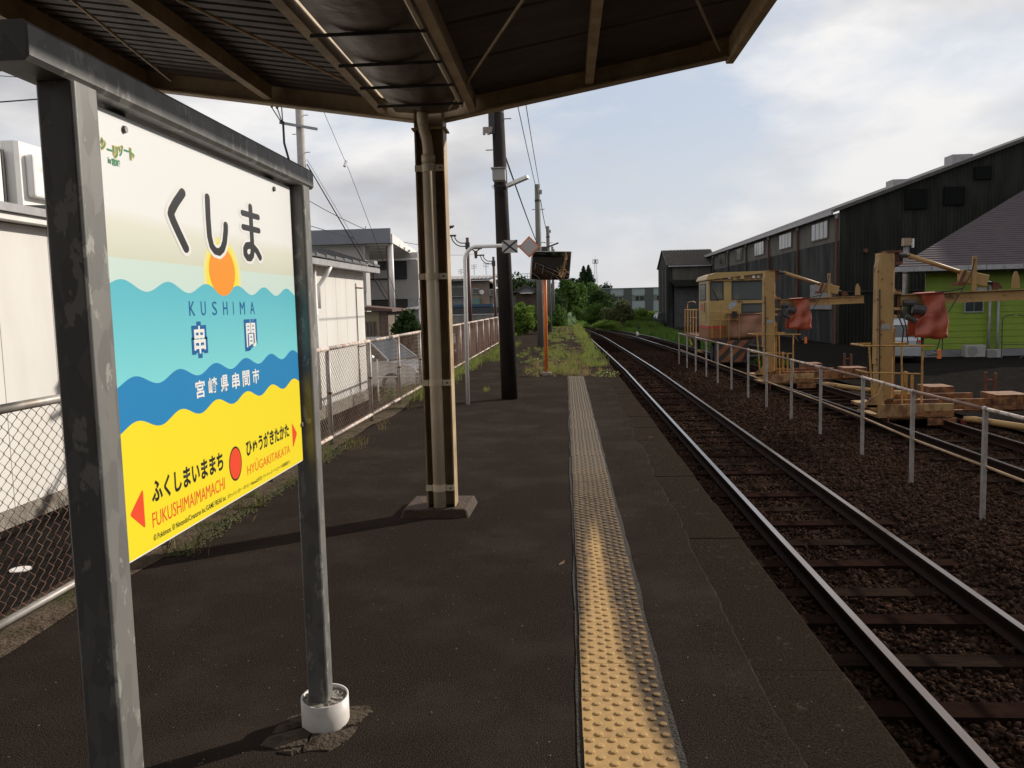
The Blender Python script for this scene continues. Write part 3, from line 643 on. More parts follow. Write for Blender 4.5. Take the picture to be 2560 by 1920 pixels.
# broken concrete patch around the footing: separate lumps with gaps
pt = [(-1.12,2.80),(-1.10,2.93),(-1.03,3.00),(-.92,3.03),(-.80,3.05),(-.765,3.0),(-.795,2.90),(-.805,2.80),(-.86,2.715),(-.95,2.70),(-1.05,2.705),(-1.13,2.735)]
M_patch = mat('old_mortar_patch', (0.115,0.09,0.068), 0.95, (0.055,0.042,0.031), 14, bump=1.0, bscale=60, world_pos=True, spec=.05)
def lump(P, name):
    cx_, cy_ = sum(p[0] for p in P)/len(P), sum(p[1] for p in P)/len(P); Q = []
    for i in range(len(P)):
        a, b_ = P[i], P[(i+1)%len(P)]
        for t in (0,.34,.67): Q.append((a[0]+(b_[0]-a[0])*t+rg.uniform(-.006,.006), a[1]+(b_[1]-a[1])*t+rg.uniform(-.006,.006)))
    n = len(Q); b = MB(); vs = [(x,y,-.01) for x,y in Q]+[(x+(cx_-x)*.06,y+(cy_-y)*.06,.004+rg.uniform(-.001,.003)) for x,y in Q]+[(x+(cx_-x)*.5,y+(cy_-y)*.5,.009+rg.uniform(-.002,.003)) for x,y in Q]+[(cx_,cy_,.010)]
    b.add(vs, [(i,(i+1)%n,n+(i+1)%n,n+i) for i in range(n)]+[(n+i,n+(i+1)%n,2*n+(i+1)%n,2*n+i) for i in range(n)]+[(2*n+i,2*n+(i+1)%n,3*n) for i in range(n)])
    return b.build(name, M_patch, pl)
lump([(-1.13,2.735),(-1.05,2.712),(-.965,2.74),(-.96,2.83),(-1.0,2.88),(-1.115,2.80)],'patch_piece')
lump([(-1.115,2.81),(-1.005,2.887),(-.96,2.93),(-.98,3.00),(-1.03,2.99),(-1.10,2.93)],'patch_piece')
lump([(-.955,2.93),(-.90,2.90),(-.86,2.86),(-.80,2.91),(-.768,3.0),(-.80,3.045),(-.92,3.03),(-.975,3.0)],'patch_piece')
lump([(-.955,2.70),(-.86,2.712),(-.808,2.79),(-.80,2.89),(-.855,2.85),(-.90,2.82),(-.955,2.83),(-.96,2.75)],'patch_piece')
lump([(-1.05,2.703),(-.99,2.685),(-.96,2.695),(-.97,2.725)],'patch_piece')

S.scale = (1.058, 1.058, 1.058); S.location = (-.9459, 2.2218, -.09)
# ================================================================== CANOPY
K = thing('platform_canopy', 'butterfly platform canopy with cream steel frame and drainpipe column over the asphalt', 'canopy', (-.955,6.1,0))
YE = 6.10
zR = lambda x: 2.93 + (x+.70)*0.175      # beam underside right
zL = lambda x: 2.93 + (-1.21-x)*0.155
def frame(y):
    b = MB(); w = .035
    def flanged(x0,x1,z0,z1,d0,d1):
        b.bar((x0,y,z0+.006),(x1,y,z1+.006),.10,.012); 
        b.prism_y([(x0,z0+.012),(x1,z1+.012),(x1,z1+d1),(x0,z0+d0)], y-.004, y+.004)
        b.bar((x0,y,z0+d0+.006),(x1,y,z1+d1+.006),.10,.012)
    flanged(-.85,1.19,zR(-.85),zR(1.19),.23,.125)
    flanged(-1.06,-3.06,zL(-1.06),zL(-3.06),.23,.125)
    return b.build('roof_beam', M_cream, K)
frame(YE); frame(1.1); frame(-3.9)
ys0, ys1 = -9.0, 6.22
def purlin(x, zc, name='purlin'):
    h = .10; b = MB()
    b.box(x-.028,x+.028,ys0,YE-.052,zc,zc+.005); b.box(x+.023,x+.028,ys0,YE-.052,zc+.005,zc+h); b.box(x-.028,x+.023,ys0,YE-.052,zc+h-.005,zc+h); b.box(x-.028,x-.023,ys0,YE-.052,zc+.005,zc+.018)
    return b.build(name, M_cream, K)
purlin(.20, zR(.2)+.025); purlin(-2.14, zL(-2.14)+.025); purlin(-1.29, zL(-1.29)+.02); purlin(-.64, zR(-.64)+.02)
MB().tube([(-.70,ys0,zR(-.7)+.03),(-.70,5.9,zR(-.7)+.03)], .013, 8).build('conduit', M_creampipe, K)
for x, z in ((1.19, zR(1.19)), (-3.06, zL(-3.06))):
    s = 1 if x > 0 else -1; b = MB()
    b.box(min(x,x+s*.05),max(x,x+s*.05),ys0,6.20,z-.01,z); b.box(x-.004,x+.004,ys0,6.20,z,z+.15); b.box(min(x,x+s*.05),max(x,x+s*.05),ys0,6.20,z+.15,z+.158)
    b.build('eave_beam', M_cream, K)
# roof sheets: corrugated, ribs run down the slope
def roof(xa, za, xb, zb, pitch, depth, name, flat=False):
    b = MB(); y = ys0; vs = []; t = .0
    prof = [(0,0),(.62,0),(.70,1),(.92,1),(1.0,0)] if not flat else [(0,0),(.93,0),(.95,1),(.98,1),(1.0,0)]
    while y < 6.24:
        for u,hh in prof[:-1]: vs.append((xa,y+u*pitch,za+hh*depth)); vs.append((xb,y+u*pitch,zb+hh*depth))
        y += pitch
    n = len(vs)//2
    b.add(vs, [(2*i,2*i+1,2*i+3,2*i+2) for i in range(n-1)])
    o = b.build(name, M_roofin, K); m = o.modifiers.new('thick','SOLIDIFY'); m.thickness = .002; m.offset = 1
    return o
roof(-1.26, zL(-1.26)+.135, -3.12, zL(-3.12)+.135, .115, .030, 'roof_sheet')
roof(-.66, zR(-.66)+.135, 1.25, zR(1.25)+.135, .68, .022, 'roof_sheet', True)
# gutter: shallow stainless trough between the wings, hung on straps
b = MB(); vs = []; prof = [(-1.25,3.04),(-1.20,2.975),(-1.08,2.955),(-.98,2.95),(-.86,2.955),(-.75,2.975),(-.69,3.04)]
Yg = [-9+.35*i for i in range(43)]+[6.04]; rg2 = random.Random(9)
for y in Yg:
    for x,z in prof: vs.append((x,y,z+rg2.uniform(-.004,.004)))
n = len(prof); b.add(vs, [(i*n+j,i*n+j+1,(i+1)*n+j+1,(i+1)*n+j) for i in range(len(Yg)-1) for j in range(n-1)])
o = b.build('valley_gutter', M_steelgut, K, smooth=True); mm = o.modifiers.new('thick','SOLIDIFY'); mm.thickness = .003; mm.offset = 1
for y in (3.72,4.25,4.78,5.27,5.75):
    MB().bar((-1.27,y,2.944),(-.67,y,2.944),.006,.018).build('gutter_strap', M_darkmet, K)
# tie rods just under the sheets
def rod(a,b_): MB().tube([a,b_], .009, 6).build('tie_rod', M_cream, K)
rod((-1.17,6.0,zL(-1.17)+.07),(-2.10,3.2,zL(-2.1)+.02)); rod((-2.82,5.95,zL(-2.82)+.06),(-2.16,2.4,zL(-2.16)+.02))
rod((-.80,5.98,zR(-.8)+.05),(.17,3.2,zR(.17)+.02)); rod((1.10,5.95,zR(1.1)+.03),(.24,3.0,zR(.24)+.02))
# column, drainpipe, clamps, plinth
b = MB(); b.box(-1.062,-1.052,5.99,6.16,0.05,3.10); b.box(-.860,-.850,5.99,6.16,0.05,3.10); b.box(-1.052,-.860,6.072,6.080,0.05,3.10)
b.build('column', M_cream, K); MB().box(-1.08,-.83,5.98,6.17,2.83,2.842).build('cap_plate', M_cream, K)
MB().tube([(-1.0,6.0,3.0),(-1.0,6.0,2.90),(-.992,6.0,2.84),(-.972,6.0,2.76),(-.966,6.0,2.70),(-.966,6.0,2.62)], .040, 18).build('drainpipe', M_creampipe, K, smooth='auto')
MB().tube([(-.966,6.0,2.64),(-.966,6.0,.06)], [.047,.047], 20).build('drainpipe', M_creampipe, K, smooth='auto')
MB().tube([(-.966,6.0,2.65),(-.966,6.0,2.60)], .051, 20).build('pipe_socket', M_creampipe, K, smooth='auto')
for z in (.21,1.0,1.78,2.555):
    b = MB(); b.box(-1.064,-1.02,5.978,5.986,z-.022,z+.022); b.box(-.912,-.848,5.978,5.986,z-.022,z+.022)
    b.tube([(-.966,6.0,z-.024),(-.966,6.0,z+.024)], .0535, 20); c = b.build('pipe_clamp', M_creampipe, K, smooth=False)
    sub(MB().tube([(-.88,5.978,z),(-.88,5.970,z)],.007,8), 'bolt', M_rust, c)
b = MB(); Pb = [(-1.25,5.90),(-.745,5.90),(-.735,5.92),(-.72,6.40),(-1.24,6.41),(-1.26,5.93)]
vs = [(x,y,-.01) for x,y in Pb]+[(x+( -.99-x)*.10,y+(6.14-y)*.12,.062) for x,y in Pb]; n = 6
b.add(vs, [(i,(i+1)%n,n+(i+1)%n,n+i) for i in range(n)]+[tuple(range(n,2*n))])
b.build('plinth', mat("brown_stained_concrete",(.075,.042,.022),.9,(.035,.022,.014),9,bump=.7,bscale=30), K, bevel=.012)
# house behind the viewer end of the canopy is an added light blocker, out of view

# ================================================================== LEFT FENCE (chain link)
FL = thing('chain_link_fence', 'rusty chain link fence with white pipe posts along the platform back', 'fence', (-2.70,3,0))
post_y = [1.3+1.965*i for i in range(17)]
fp = None
for y in post_y:
    b = MB(); b.tube([(-2.70,y,-.02),(-2.70,y,1.13)], .021, 10); b.tube([(-2.735,y+.03,-.02),(-2.735,y+.03,1.08)], .010, 6)
    if fp is None: fp = b.build('fence_post', M_pipeg, FL, smooth='auto'); base_y = y
    else: share(fp, FL, (0,y-base_y,0))
for y in post_y[:9]:
    MB().tube([(-2.70,y,.60),(-2.70,y,.625)],.027,10).build('post_clip', M_rust, FL)
for i in range(16):
    a, b_ = post_y[i], post_y[i+1]
    mt = M_pipeg if i < 2 else M_rustw
    MB().tube([(-2.70,a,1.12),(-2.70,b_,1.12)], .024, 10).build('top_rail', mt, FL, smooth='auto')
    MB().tube([(-2.70,a+.01,.105),(-2.70,b_-.01,.105)], .020, 10).build('bottom_rail', M_rustw if i > 1 else M_pipeg, FL, smooth='auto')
# woven wire: zigzag wires, alternating sides, nine-hundredths pitch
w0 = MB(); pitch = .0378; nz_ = 15; L_ = 1.965
zz = [.125+(.975)*i/(2*nz_) for i in range(2*nz_+1)]
q = int(L_/pitch)
Vs = []
rr = .0023
for i in range(q+1):
    yb = i*pitch
    pts = [(-2.70+(.003 if (j+i)%2 else -.003), yb + (pitch*1.02 if (j+i)%2 else -.02*pitch), z) for j,z in enumerate(zz)]
    w0.tube([(x,y+1.3,z) for x,y,z in pts], rr, 3, caps=False)
w0b = w0.build('wire_mesh', M_wire2, FL)
w1b = w0b.copy(); w1b.data = w0b.data.copy(); w1b.data.materials.clear(); w1b.data.materials.append(M_wire); C.objects.link(w1b); w1b.parent = FL; w1b.matrix_parent_inverse = w0b.matrix_parent_inverse.copy(); w1b.location = (0,1.965,0)
for i in range(2,16): share(w1b if i < 2 or i > 6 else w0b, FL, (0,1.965*i,0))

# ================================================================== RIGHT FENCE (pipe rails beyond the track)
FR = thing('pipe_railing', 'low two-rail pipe railing on the ballast between track and siding', 'railing', (4.76,9,-1))
ry = [5.6,7.6,9.6,11.5,13.65,15.9,17.9,20.0,22.0,24.1,26.1,28.2,30.3,32.3,34.4]
rx = [4.74,4.75,4.755,4.73,4.82,4.83,4.82,4.80,4.80,4.78,4.75,4.75,4.72,4.70,4.68]
for x,y in zip(rx,ry):
    MB().bevbox(x-.024,x+.024,y-.024,y+.024,-1.25,.235,.004).build('railing_post', M_pipeg, FR)
    MB().tube([(x,y-.035,.252),(x,y+.035,.252)],.030,8).build('railing_bracket', M_pipeg, FR)
for i in range(len(ry)-1):
    MB().tube([(rx[i],ry[i],.252),(rx[i+1],ry[i+1],.252)],.022,8).build('top_rail', M_rustw if i%2 else mat("brown_rusty_rail",(.25,.16,.12),.7,(.15,.08,.05),6), FR, smooth='auto')
    MB().tube([(rx[i]+.03,ry[i],-.42),(rx[i+1]+.03,ry[i+1],-.42)],.017,8).build('mid_rail', mat("tan_rail",(.38,.26,.15),.6,(.26,.15,.08),6), FR, smooth='auto')

# ================================================================== POLES ON THE PLATFORM
t = thing('utility_pole', 'thick dark concrete pole with two floodlights near the platform end', 'pole', (-.955,13.63,0))
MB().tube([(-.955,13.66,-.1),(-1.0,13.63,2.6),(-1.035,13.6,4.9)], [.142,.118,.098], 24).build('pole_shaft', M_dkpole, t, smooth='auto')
MB().tube([(-1.035,13.6,4.66),(-1.035,13.6,4.68)],.103,20).build('band', M_darkmet, t)
for (a,b_) in (((-1.13,13.6,4.087),(-1.244,13.6,4.087)),((-.93,13.6,4.572),(-.814,13.6,4.572))):
    MB().tube([a,b_],.008,6).build('step_bolt', M_darkmet, t)
f1 = MB(); f1.box(-1.115,-.915,13.22,13.44,3.55,3.73); f1.box(-1.135,-.90,13.19,13.46,3.73,3.745); f1.build('floodlight', M_ac, t)
f2 = MB(); f2.bar((-.90,13.45,3.485),(-.555,13.35,3.60),.12,.05); f2.build('floodlight', M_acw, t)
MB().box(-1.12,-.88,13.44,13.50,3.47,3.51).build('lamp_bracket', M_darkmet, t)
b = MB()
rg3 = random.Random(2)
for i in range(5): b.tube([(-1.15+.03*i,13.45,3.50),(-1.12+.05*i,13.42,3.44-.02*i),(-1.0+.03*i,13.44,3.40+.02*i)],.005,4)
b.build('loose_cable', M_black, t)
b = MB(); b.box(-1.18,-1.08,13.5,13.56,4.33,4.72); b.build('insulator_bracket', M_darkmet, t)
for i in range(4):
    MB().tube([(-1.25+.035*i,13.45,4.30+.03*(i%2)),(-1.24+.035*i,13.45,4.42)],[.022,.03],8).build('insulator', mat("grey_insulator",(.3,.27,.24),.4), t)

t = thing('signal_marker', 'white bent pipe pole holding a black X plate and a grey diamond plate', 'marker sign', (-1.57,12.95,0))
pts = [(-1.583,12.95,-.02),(-1.562,12.95,2.28)]
for i in range(1,9): a = i*pi/16; pts.append((-1.562+.20*(1-cos(a)), 12.95, 2.28+.215*sin(a)))
pts += [(-1.0,12.97,2.497),(-.60,13.0,2.49)]
MB().tube(pts, .030, 14).build('bent_pole', M_white, t, smooth='auto')
pn = MB().box(-.968,-.726,12.92,12.928,2.380,2.576).build('plate', M_refl, t)
b = MB(); b.bar((-.966,12.9185,2.382),(-.728,12.9185,2.574),.001,.026,up=(0,0,1)); b.bar((-.966,12.9165,2.574),(-.728,12.9165,2.382),.001,.026)
sub(b,'cross_mark', M_black, pn)
cx_, cz_ = -.545, 2.465; R = .168
dm = MB().prism_y([(cx_-R,cz_),(cx_,cz_-R),(cx_+R,cz_),(cx_,cz_+R)], 12.955, 12.963).build('diamond_plate', M_orange, t)
sub(MB().prism_y([(cx_-R+.028,cz_),(cx_,cz_-R+.028),(cx_+R-.028,cz_),(cx_,cz_+R-.028)], 12.951, 12.9545), 'reflective_face', M_refl, dm)

t = thing('platform_mirror', 'rectangular safety mirror on an orange pole in a small concrete foot', 'mirror', (-.44,18.3,0))
MB().tube([(-.447,18.3,.04),(-.435,18.3,2.84)], .040, 14).build('pole', M_orange, t, smooth='auto')
MB().box(-.55,-.34,18.19,18.42,-.02,.06).build('concrete_foot', M_conc, t, bevel=.01)
b = MB(); b.tube([(-.43,18.25,2.80),(-.30,18.2,2.84),(-.12,18.15,2.90)],.018,6); b.box(-.50,-.36,18.18,18.3,2.74,2.83); b.build('mirror_bracket', M_darkmet, t)
# convex mirror panel, turned toward the track
nu, nv = 24, 10; mc = Vector((-.26,18.12,2.40)); th = radians(31); tl = radians(11)
ux = Vector((cos(th), sin(th), 0)); nrm = Vector((sin(th)*cos(tl), -cos(th)*cos(tl), -sin(tl))); uz = nrm.cross(ux)*-1
uz = ux.cross(nrm); uz = uz if uz.z > 0 else -uz
W_, H_ = .475, .298; vs = []
for j in range(nv+1):
    for i in range(nu+1):
        u = -1+2*i/nu; v_ = -1+2*j/nv
        vs.append(mc + ux*u*W_ + uz*v_*H_ - nrm*(.05*u*u+.02*v_*v_))
b = MB(); b.add(vs, [(j*(nu+1)+i,j*(nu+1)+i+1,(j+1)*(nu+1)+i+1,(j+1)*(nu+1)+i) for j in range(nv) for i in range(nu)])
M_mirror = mat("mirror_surface",(.55,.55,.53),.02,metal=1.0)
b.build('mirror_face', M_mirror, t, smooth=True)
b = MB(); c4 = [mc+ux*sx_*W_*1.02+uz*sz_*H_*1.03 for sx_,sz_ in ((-1,-1),(1,-1),(1,1),(-1,1))]
bk = [p - nrm*.12 for p in c4]; fr_ = [p - nrm*.07+nrm*.0 for p in c4]
b.add(fr_+bk, [(4,7,6,5)]+[(i,4+i,4+(i+1)%4,(i+1)%4) for i in range(4)])
for i in range(4): b.tube([c4[i]-nrm*.065, c4[(i+1)%4]-nrm*.065], .010, 6)
b.build('mirror_housing', M_ac, t)

for (x,y,h,r0,r1,lab) in ((-.93,30.5,5.95,.125,.095,'grey concrete pole just behind the orange mirror pole'),
                          (-.865,45.5,5.85,.115,.095,'grey concrete pole second in the row past the mirror'),
                          (-.87,62,5.9,.11,.09,'grey concrete pole farthest down the row beside the greenery')):
    t = thing('utility_pole', lab, 'pole', (x,y,0), 'poles along the platform')
    MB().tube([(x,y,-.1),(x-.01,y,h)],[r0,r1],18).build('pole_shaft', M_gypole, t, smooth='auto')
    MB().tube([(x-.01,y,h-.62),(x-.01,y,h-.55)],r1+.012,14).build('band', M_darkmet, t)
    for zz_ in (h-.9,h-2.1,h-2.7):
        MB().tube([(x-.22,y,zz_),(x+.24,y,zz_)],.012,5).build('step_bolt', M_darkmet, t)
    MB().box(x+.08,x+.16,y-.05,y+.05,h-.35,h-.2).build('insulator', M_ac, t)

# brown swan-neck lamp posts beyond the left fence
for (x,y,zt_,lab) in ((-3.62,31,4.15,'dark brown post with curved lamp arm, closer one behind the fence'),(-3.30,38.5,3.86,'dark brown post with curved lamp arm, smaller one near the big dark pole')):
    t = thing('lamp_post', lab, 'lamp post', (x,y,-.75), 'brown lamp posts behind the fence')
    MB().tube([(x+.05,y,-.75),(x,y,zt_)],[.075,.06],12).build('post', M_brown, t, smooth='auto')
    b = MB()
    for dz,rd in ((0,.42),(.12,.30)):
        pts = [(x,y,zt_-.32+dz)]+[(x-.18-rd*sin(a)*1.0, y, zt_-.32+dz+rd*(1-cos(a))) for a in np.linspace(0,pi/2,7)]
        b.tube(pts,.022,6)
    b.box(x-.80,x-.42,y-.05,y+.05,zt_+.06,zt_+.12); b.build('curved_arm', M_brown, t)
    b = MB(); lx = x-.82
    b.tube([(lx,y,zt_-.05),(lx,y,zt_+.30)],[.06,.09],8); b.tube([(lx-.30,y,zt_+.42),(lx+.30,y,zt_+.42)],.05,8)
    b.tube([(lx,y,zt_+.25),(lx-.16,y,zt_+.36),(lx-.34,y,zt_+.46)],.03,6); b.tube([(lx,y,zt_+.25),(lx+.16,y,zt_+.36),(lx+.34,y,zt_+.46)],.03,6)
    b.tube([(lx,y,zt_+.42),(lx,y,zt_+.56)],[.08,.02],6); b.build('lamp_head', M_brown, t)
    MB().box(x-.08,x+.08,y-.08,y+.08,zt_-.42,zt_-.18).build('junction_box', M_darkmet, t)

# utility pole behind the white shed, its cross-arm and cables
t = thing('utility_pole', 'pale round utility pole with steel cross-arm behind the sign frame', 'pole', (-7.9,25,-.75))
MB().tube([(-7.93,25,-.75),(-7.90,25,9.5)],[.16,.11],20).build('pole_shaft', mat("pale_concrete_pole",(.42,.38,.35),.8,(.34,.31,.29),4), t, smooth='auto')
MB().bar((-8.48,24.85,7.23),(-7.33,24.85,6.99),.07,.075).build('cross_arm', M_gutw, t)
for z,s_ in ((7.45,1),(6.9,-1),(6.35,1),(5.8,-1),(8.2,-1)): MB().tube([(-7.9+s_*.1,25,z),(-7.9+s_*.26,25,z)],.012,5).build('step_bolt', M_darkmet, t)
for i,(x,z) in enumerate(((-8.68,7.72),(-8.52,7.68),(-8.38,7.72))):
    MB().tube([(x,24.8,z-.06),(x,24.8,z+.06)],[.03,.07],8).build('insulator', M_black, t)
b = MB(); b.tube([(-8.36,24.8,6.95+.3),(-8.34,24.75,6.6),(-8.22,24.75,6.1),(-8.12,24.8,5.9)],.035,6)
for x in (-8.68,-8.52,-8.38): b.tube([(x-.05,24.8,8.3),(x,24.8,7.66),(-8.37,24.8,7.15)],.018,5)
b.build('drop_cable', M_black, t)
def cable(pts, lab, r=.012, sag=0.0, name='overhead_cable', grp='overhead cables'):
    P_ = []
    a, b_ = Vector(pts[0]), Vector(pts[-1])
    if len(pts) == 2:
        for i in range(13): u = i/12; p = a.lerp(b_,u); p.z -= sag*4*u*(1-u); P_.append(p)
    else: P_ = pts
    o = MB().tube(P_, r, 4).build(name, M_black); tag(o, lab, 'cable', grp); return o
cable([(-7.9,25,9.4),(-6.9,26.8,6.0),(-5.9,28.8,1.9)], 'steel guy wire with pale insulator slanting down beside the pale utility pole', .010)
tag(MB().tube([(-7.02,26.6,6.17),(-6.97,26.7,6.35)],[.05,.05],8).build('wire_insulator', M_acw), 'white egg insulator threaded on the slanting guy wire', 'insulator')
cable([(-7.75,25,6.0),(-6.05,27.6,1.9)], 'thick guy wire running from the pole band down to the white canopy roof', .022)
cable([(-7.75,25,6.15),(-5.95,27.8,1.9)], 'thin guy wire just beside the thick one', .008)
cable([(-7.9,25,5.0),(-6.3,44,4.9)], 'thin cable crossing from the pale pole toward the canopy column', .012, .5)
cable([(-7.9,25,4.2),(-6.5,60,5.4)], 'lower thin cable passing in front of the blue-grey roof panel', .012, .4)
for i,(z0,z1) in enumerate(((6.25,7.4),(5.75,6.9),(5.1,6.3))):
    cable([(-16,14+0*i,z0),(-9.5,17.5,z1)], ['topmost of three black cables at the far left behind the sign post','middle of three black cables at the far left behind the sign post','lowest of three black cables at the far left behind the sign post'][i], .014)
cable([(-16,22,8.2),(-8.5,22,7.4)], 'faint grey cable crossing behind the three black ones', .010)
cable([(-1.05,14,6.6),(-.90,30.5,5.45)], 'thin wire reaching the top of the grey pole from the upper sky', .010, .12)
cable([(-.86,14,6.9),(-.85,30.5,5.85)], 'second thin wire beside it reaching the same grey pole', .010, .12)
cable([(-.93,13.63,3.98),(-.96,30.5,3.75)], 'dark cable from the floodlight pole to the grey pole', .014, .05)
cable([(-.83,30.5,5.4),(-.80,45.5,5.3)], 'thin cable between the first and second grey poles', .014, .3)

# ================================================================== LEFT BUILDINGS
# white prefab building nearest the viewer
t = thing('prefab_building', 'white panel building with flat eave and rooftop unit, behind the sign post', 'building', (-6.15,8,-.75))
MB().box(-10,-6.16,1,12.4,-.80,-.55).build('plinth', M_conc, t)
MB().box(-10,-6.20,1,12.4,-.55,2.62).build('wall', M_whitewall, t)
for i in range(12):
    y = 1+i*.95; MB().box(-6.20,-6.165,y+.006,y+.944,-.545,2.61).build('wall_panel', M_whitewall, t)
MB().box(-10.2,-5.98,.8,12.6,2.62,2.80).build('eave', M_white, t)
MB().box(-5.98,-5.93,.8,12.6,2.70,2.79).build('gutter', M_gutw, t)
MB().box(-10.2,-6.3,.8,12.6,2.80,2.84).build('roof', M_roofd, t)
MB().tube([(-5.95,1,2.765),(-5.95,12.5,2.765)],.010,5).build('cable_clip_rail', M_black, t)
t = thing('rooftop_ac_unit', 'white boxed air conditioner on the flat roof at the far left edge', 'air conditioner', (-6.8,10,2.97))
b = MB(); fx0,fx1,fy0,fy1 = -8.0,-6.72,9.5,9.85
for x in (-7.55,-6.80): b.box(x,x+.10,9.50,9.60,2.90,3.62)
b.box(-8.2,-6.70,9.49,9.61,3.60,3.68); b.build('support_frame', M_acw, t)
MB().box(-8.0,-6.79,9.75,9.80,2.95,3.6).build('dark_opening', M_black, t)
c = MB().bevbox(-7.5,-6.66,9.85,10.75,2.92,3.72,.04).build('casing', M_acw, t)
fr = MB().box(-6.66,-6.55,9.98,10.72,3.05,3.58).build('fan_cover', M_acw, t, bevel=.03)
for i in range(9):
    for j in range(3): sub(MB().box(-6.552,-6.543,10.26+j*.13,10.36+j*.13,3.10+i*.05,3.125+i*.05),'grille_slot',M_grille,fr)
MB().bar((-8.2,9.45,2.89),(-6.2,9.9,2.89),.10,.07).build('mounting_rail', M_gypole, t)

t = thing('white_shed', 'white clad shed with grey tiled roof edge and drainpipe behind the fence', 'shed', (-5.2,17.5,-.75))
Wd = lambda y: -5.26+ (y-16)*.03
P = [(-9,13.8),(Wd(13.8),13.8),(Wd(20.7),20.7),(-9,20.7)]
MB().prism([(x-.02 if x>-8 else x,y) for x,y in P],-.50,2.50).build('wall', M_whitewall, t)
MB().prism([(-9,13.8),(Wd(13.8)+.05,13.8),(Wd(20.7)+.05,20.72),(-9,20.72)],-.85,-.50).build('plinth', M_conc, t)
for i in range(9):
    a = 13.8+i*.767; b_ = a+.755
    MB().prism([(Wd(a)-.02,a),(Wd(a)+.012,a),(Wd(b_)+.012,b_),(Wd(b_)-.02,b_)],-.47,2.5).build('wall_panel', M_whitewall, t)
MB().prism([(-9,13.5),(Wd(13.5)+.26,13.5),(Wd(21)+.26,21.15),(-9,21.15)],2.50,2.62).build('eave', M_white, t)
MB().prism([(Wd(13.5)+.26,13.5),(Wd(13.5)+.34,13.5),(Wd(21)+.34,21.15),(Wd(21)+.26,21.15)],2.48,2.60).build('gutter', M_gutw, t)
tl0 = None
for i in range(12):
    y = 13.6+i*.62
    b = MB(); b.add([(-4.96+(i*.02),y,2.64),(-4.96+i*.02,y+.60,2.63),(-5.9,y,3.02),(-5.9,y+.60,3.01),(-4.96+i*.02,y,2.70),(-4.96+i*.02,y+.60,2.68),(-5.9,y,3.08),(-5.9,y+.6,3.06)],[(0,1,5,4),(4,5,7,6),(0,4,6,2),(1,3,7,5)])
    b.build('roof_tile', M_tile, t)
MB().prism_x([(13.6,2.62),(21.1,2.62),(21.1,2.64),(13.6,2.64)],-9,-4.95).build('roof_deck', M_tile, t)
MB().tube([(Wd(16.7)+.10,16.7,2.5),(Wd(16.7)+.10,16.7,-.5)],.045,10).build('drainpipe', M_white, t, smooth='auto')
MB().tube([(Wd(17.2)+.30,17.15,2.48),(Wd(17.2)+.22,17.1,2.3),(Wd(17)+.09,16.95,2.05),(Wd(17)+.08,16.95,1.6)],.05,10).build('drainpipe', M_white, t, smooth='auto')
b = MB(); b.tube([(Wd(20)+.03,19.95,2.2),(Wd(20)+.03,19.95,-.4)],.012,5); b.tube([(Wd(20)+.03,19.95,2.1),(Wd(20.6)+.03,20.6,2.1)],.012,5); b.tube([(Wd(20)+.03,19.95,.65),(Wd(20.6)+.03,20.6,.65)],.012,5); b.build('cable', M_rust, t)
MB().box(-4.95,-4.78,20.6,20.95,2.62,2.78).build('lamp_box', M_ac, t)

t = thing('white_building', 'two storey white building with blue-grey roof panel and open canopy on a round column', 'building', (-7,33,-.75))
MB().box(-12,-6.33,30,30.12,3.97,4.50).build('roof_fascia', M_bluegrey, t)
MB().box(-12,-7.38,30.3,31,1.3,3.93).build('upper_wall', M_offw, t)
MB().box(-7.42,-7.34,30.2,30.3,2.2,3.95).build('corner_pipe', M_offw, t)
b = MB(); P = [(-7.95,38.1,4.62),(-6.3,30.1,3.98)]
MB().add([(-6.33,30.1,3.97),(-6.28,30.1,3.97),(-7.1,40.5,3.97),(-7.15,40.5,3.97),(-6.33,30.1,4.30),(-6.28,30.1,4.30),(-7.1,40.5,4.22),(-7.15,40.5,4.22)],[(0,1,2,3),(4,7,6,5),(1,5,6,2),(0,4,5,1),(3,2,6,7)]).build('canopy_edge', M_white, t)
for i in range(7):
    y = 30.6+i*1.5; MB().box(-11,-6.36-.07*i,y,y+.09,3.97,4.06).build('canopy_joist', M_offw, t)
MB().prism([(-11,30.12),(-6.36,30.12),(-7.15,40.4),(-11,40.4)],4.10,4.13).build('canopy_sheet', mat("translucent_sheet",(.55,.55,.52),.6,trans=.5), t)
MB().tube([(-6.42,30.4,1.35),(-6.42,30.4,3.97)],.095,16).build('column', M_white, t, smooth='auto')
MB().tube([(-6.40,30.4,-.75),(-6.40,30.4,1.35)],.115,16).build('column_base', M_conc, t, smooth='auto')
MB().tube([(-6.60,30.6,1.3),(-6.60,30.6,3.9)],.03,6).build('red_pipe', M_brown, t)
MB().prism([(-14,36),(-6.4,36),(-7.2,44),(-14,44)],-.75,1.93).build('ground_floor', M_offw, t)
MB().prism([(-14,35.9),(-6.4,35.9),(-7.2,44),(-14,44)],1.98,4.0).build('upper_floor', M_offw, t)
wn_ = MB().box(-8.85,-6.90,35.82,35.9,2.85,3.66).build('window_frame', M_black, t)
for (a,b_) in ((-8.80,-8.40),(-8.35,-7.75),(-7.70,-6.95)): sub(MB().box(a,b_,35.80,35.82,2.90,3.61),'pane',M_glassl if a<-8 else M_glass,wn_)
for (a,b_) in ((-8.80,-8.40),(-8.35,-7.75)): sub(MB().box(a,b_,35.785,35.80,2.90,3.25),'blind',M_offw,wn_)
MB().tube([(-14,35.7,3.68),(-6.4,35.7,3.68)],.05,8).build('white_pipe', M_white, t)
MB().box(-8.8,-6.9,35.93,35.99,.9,1.95).build('garage_opening', M_darkmet, t)
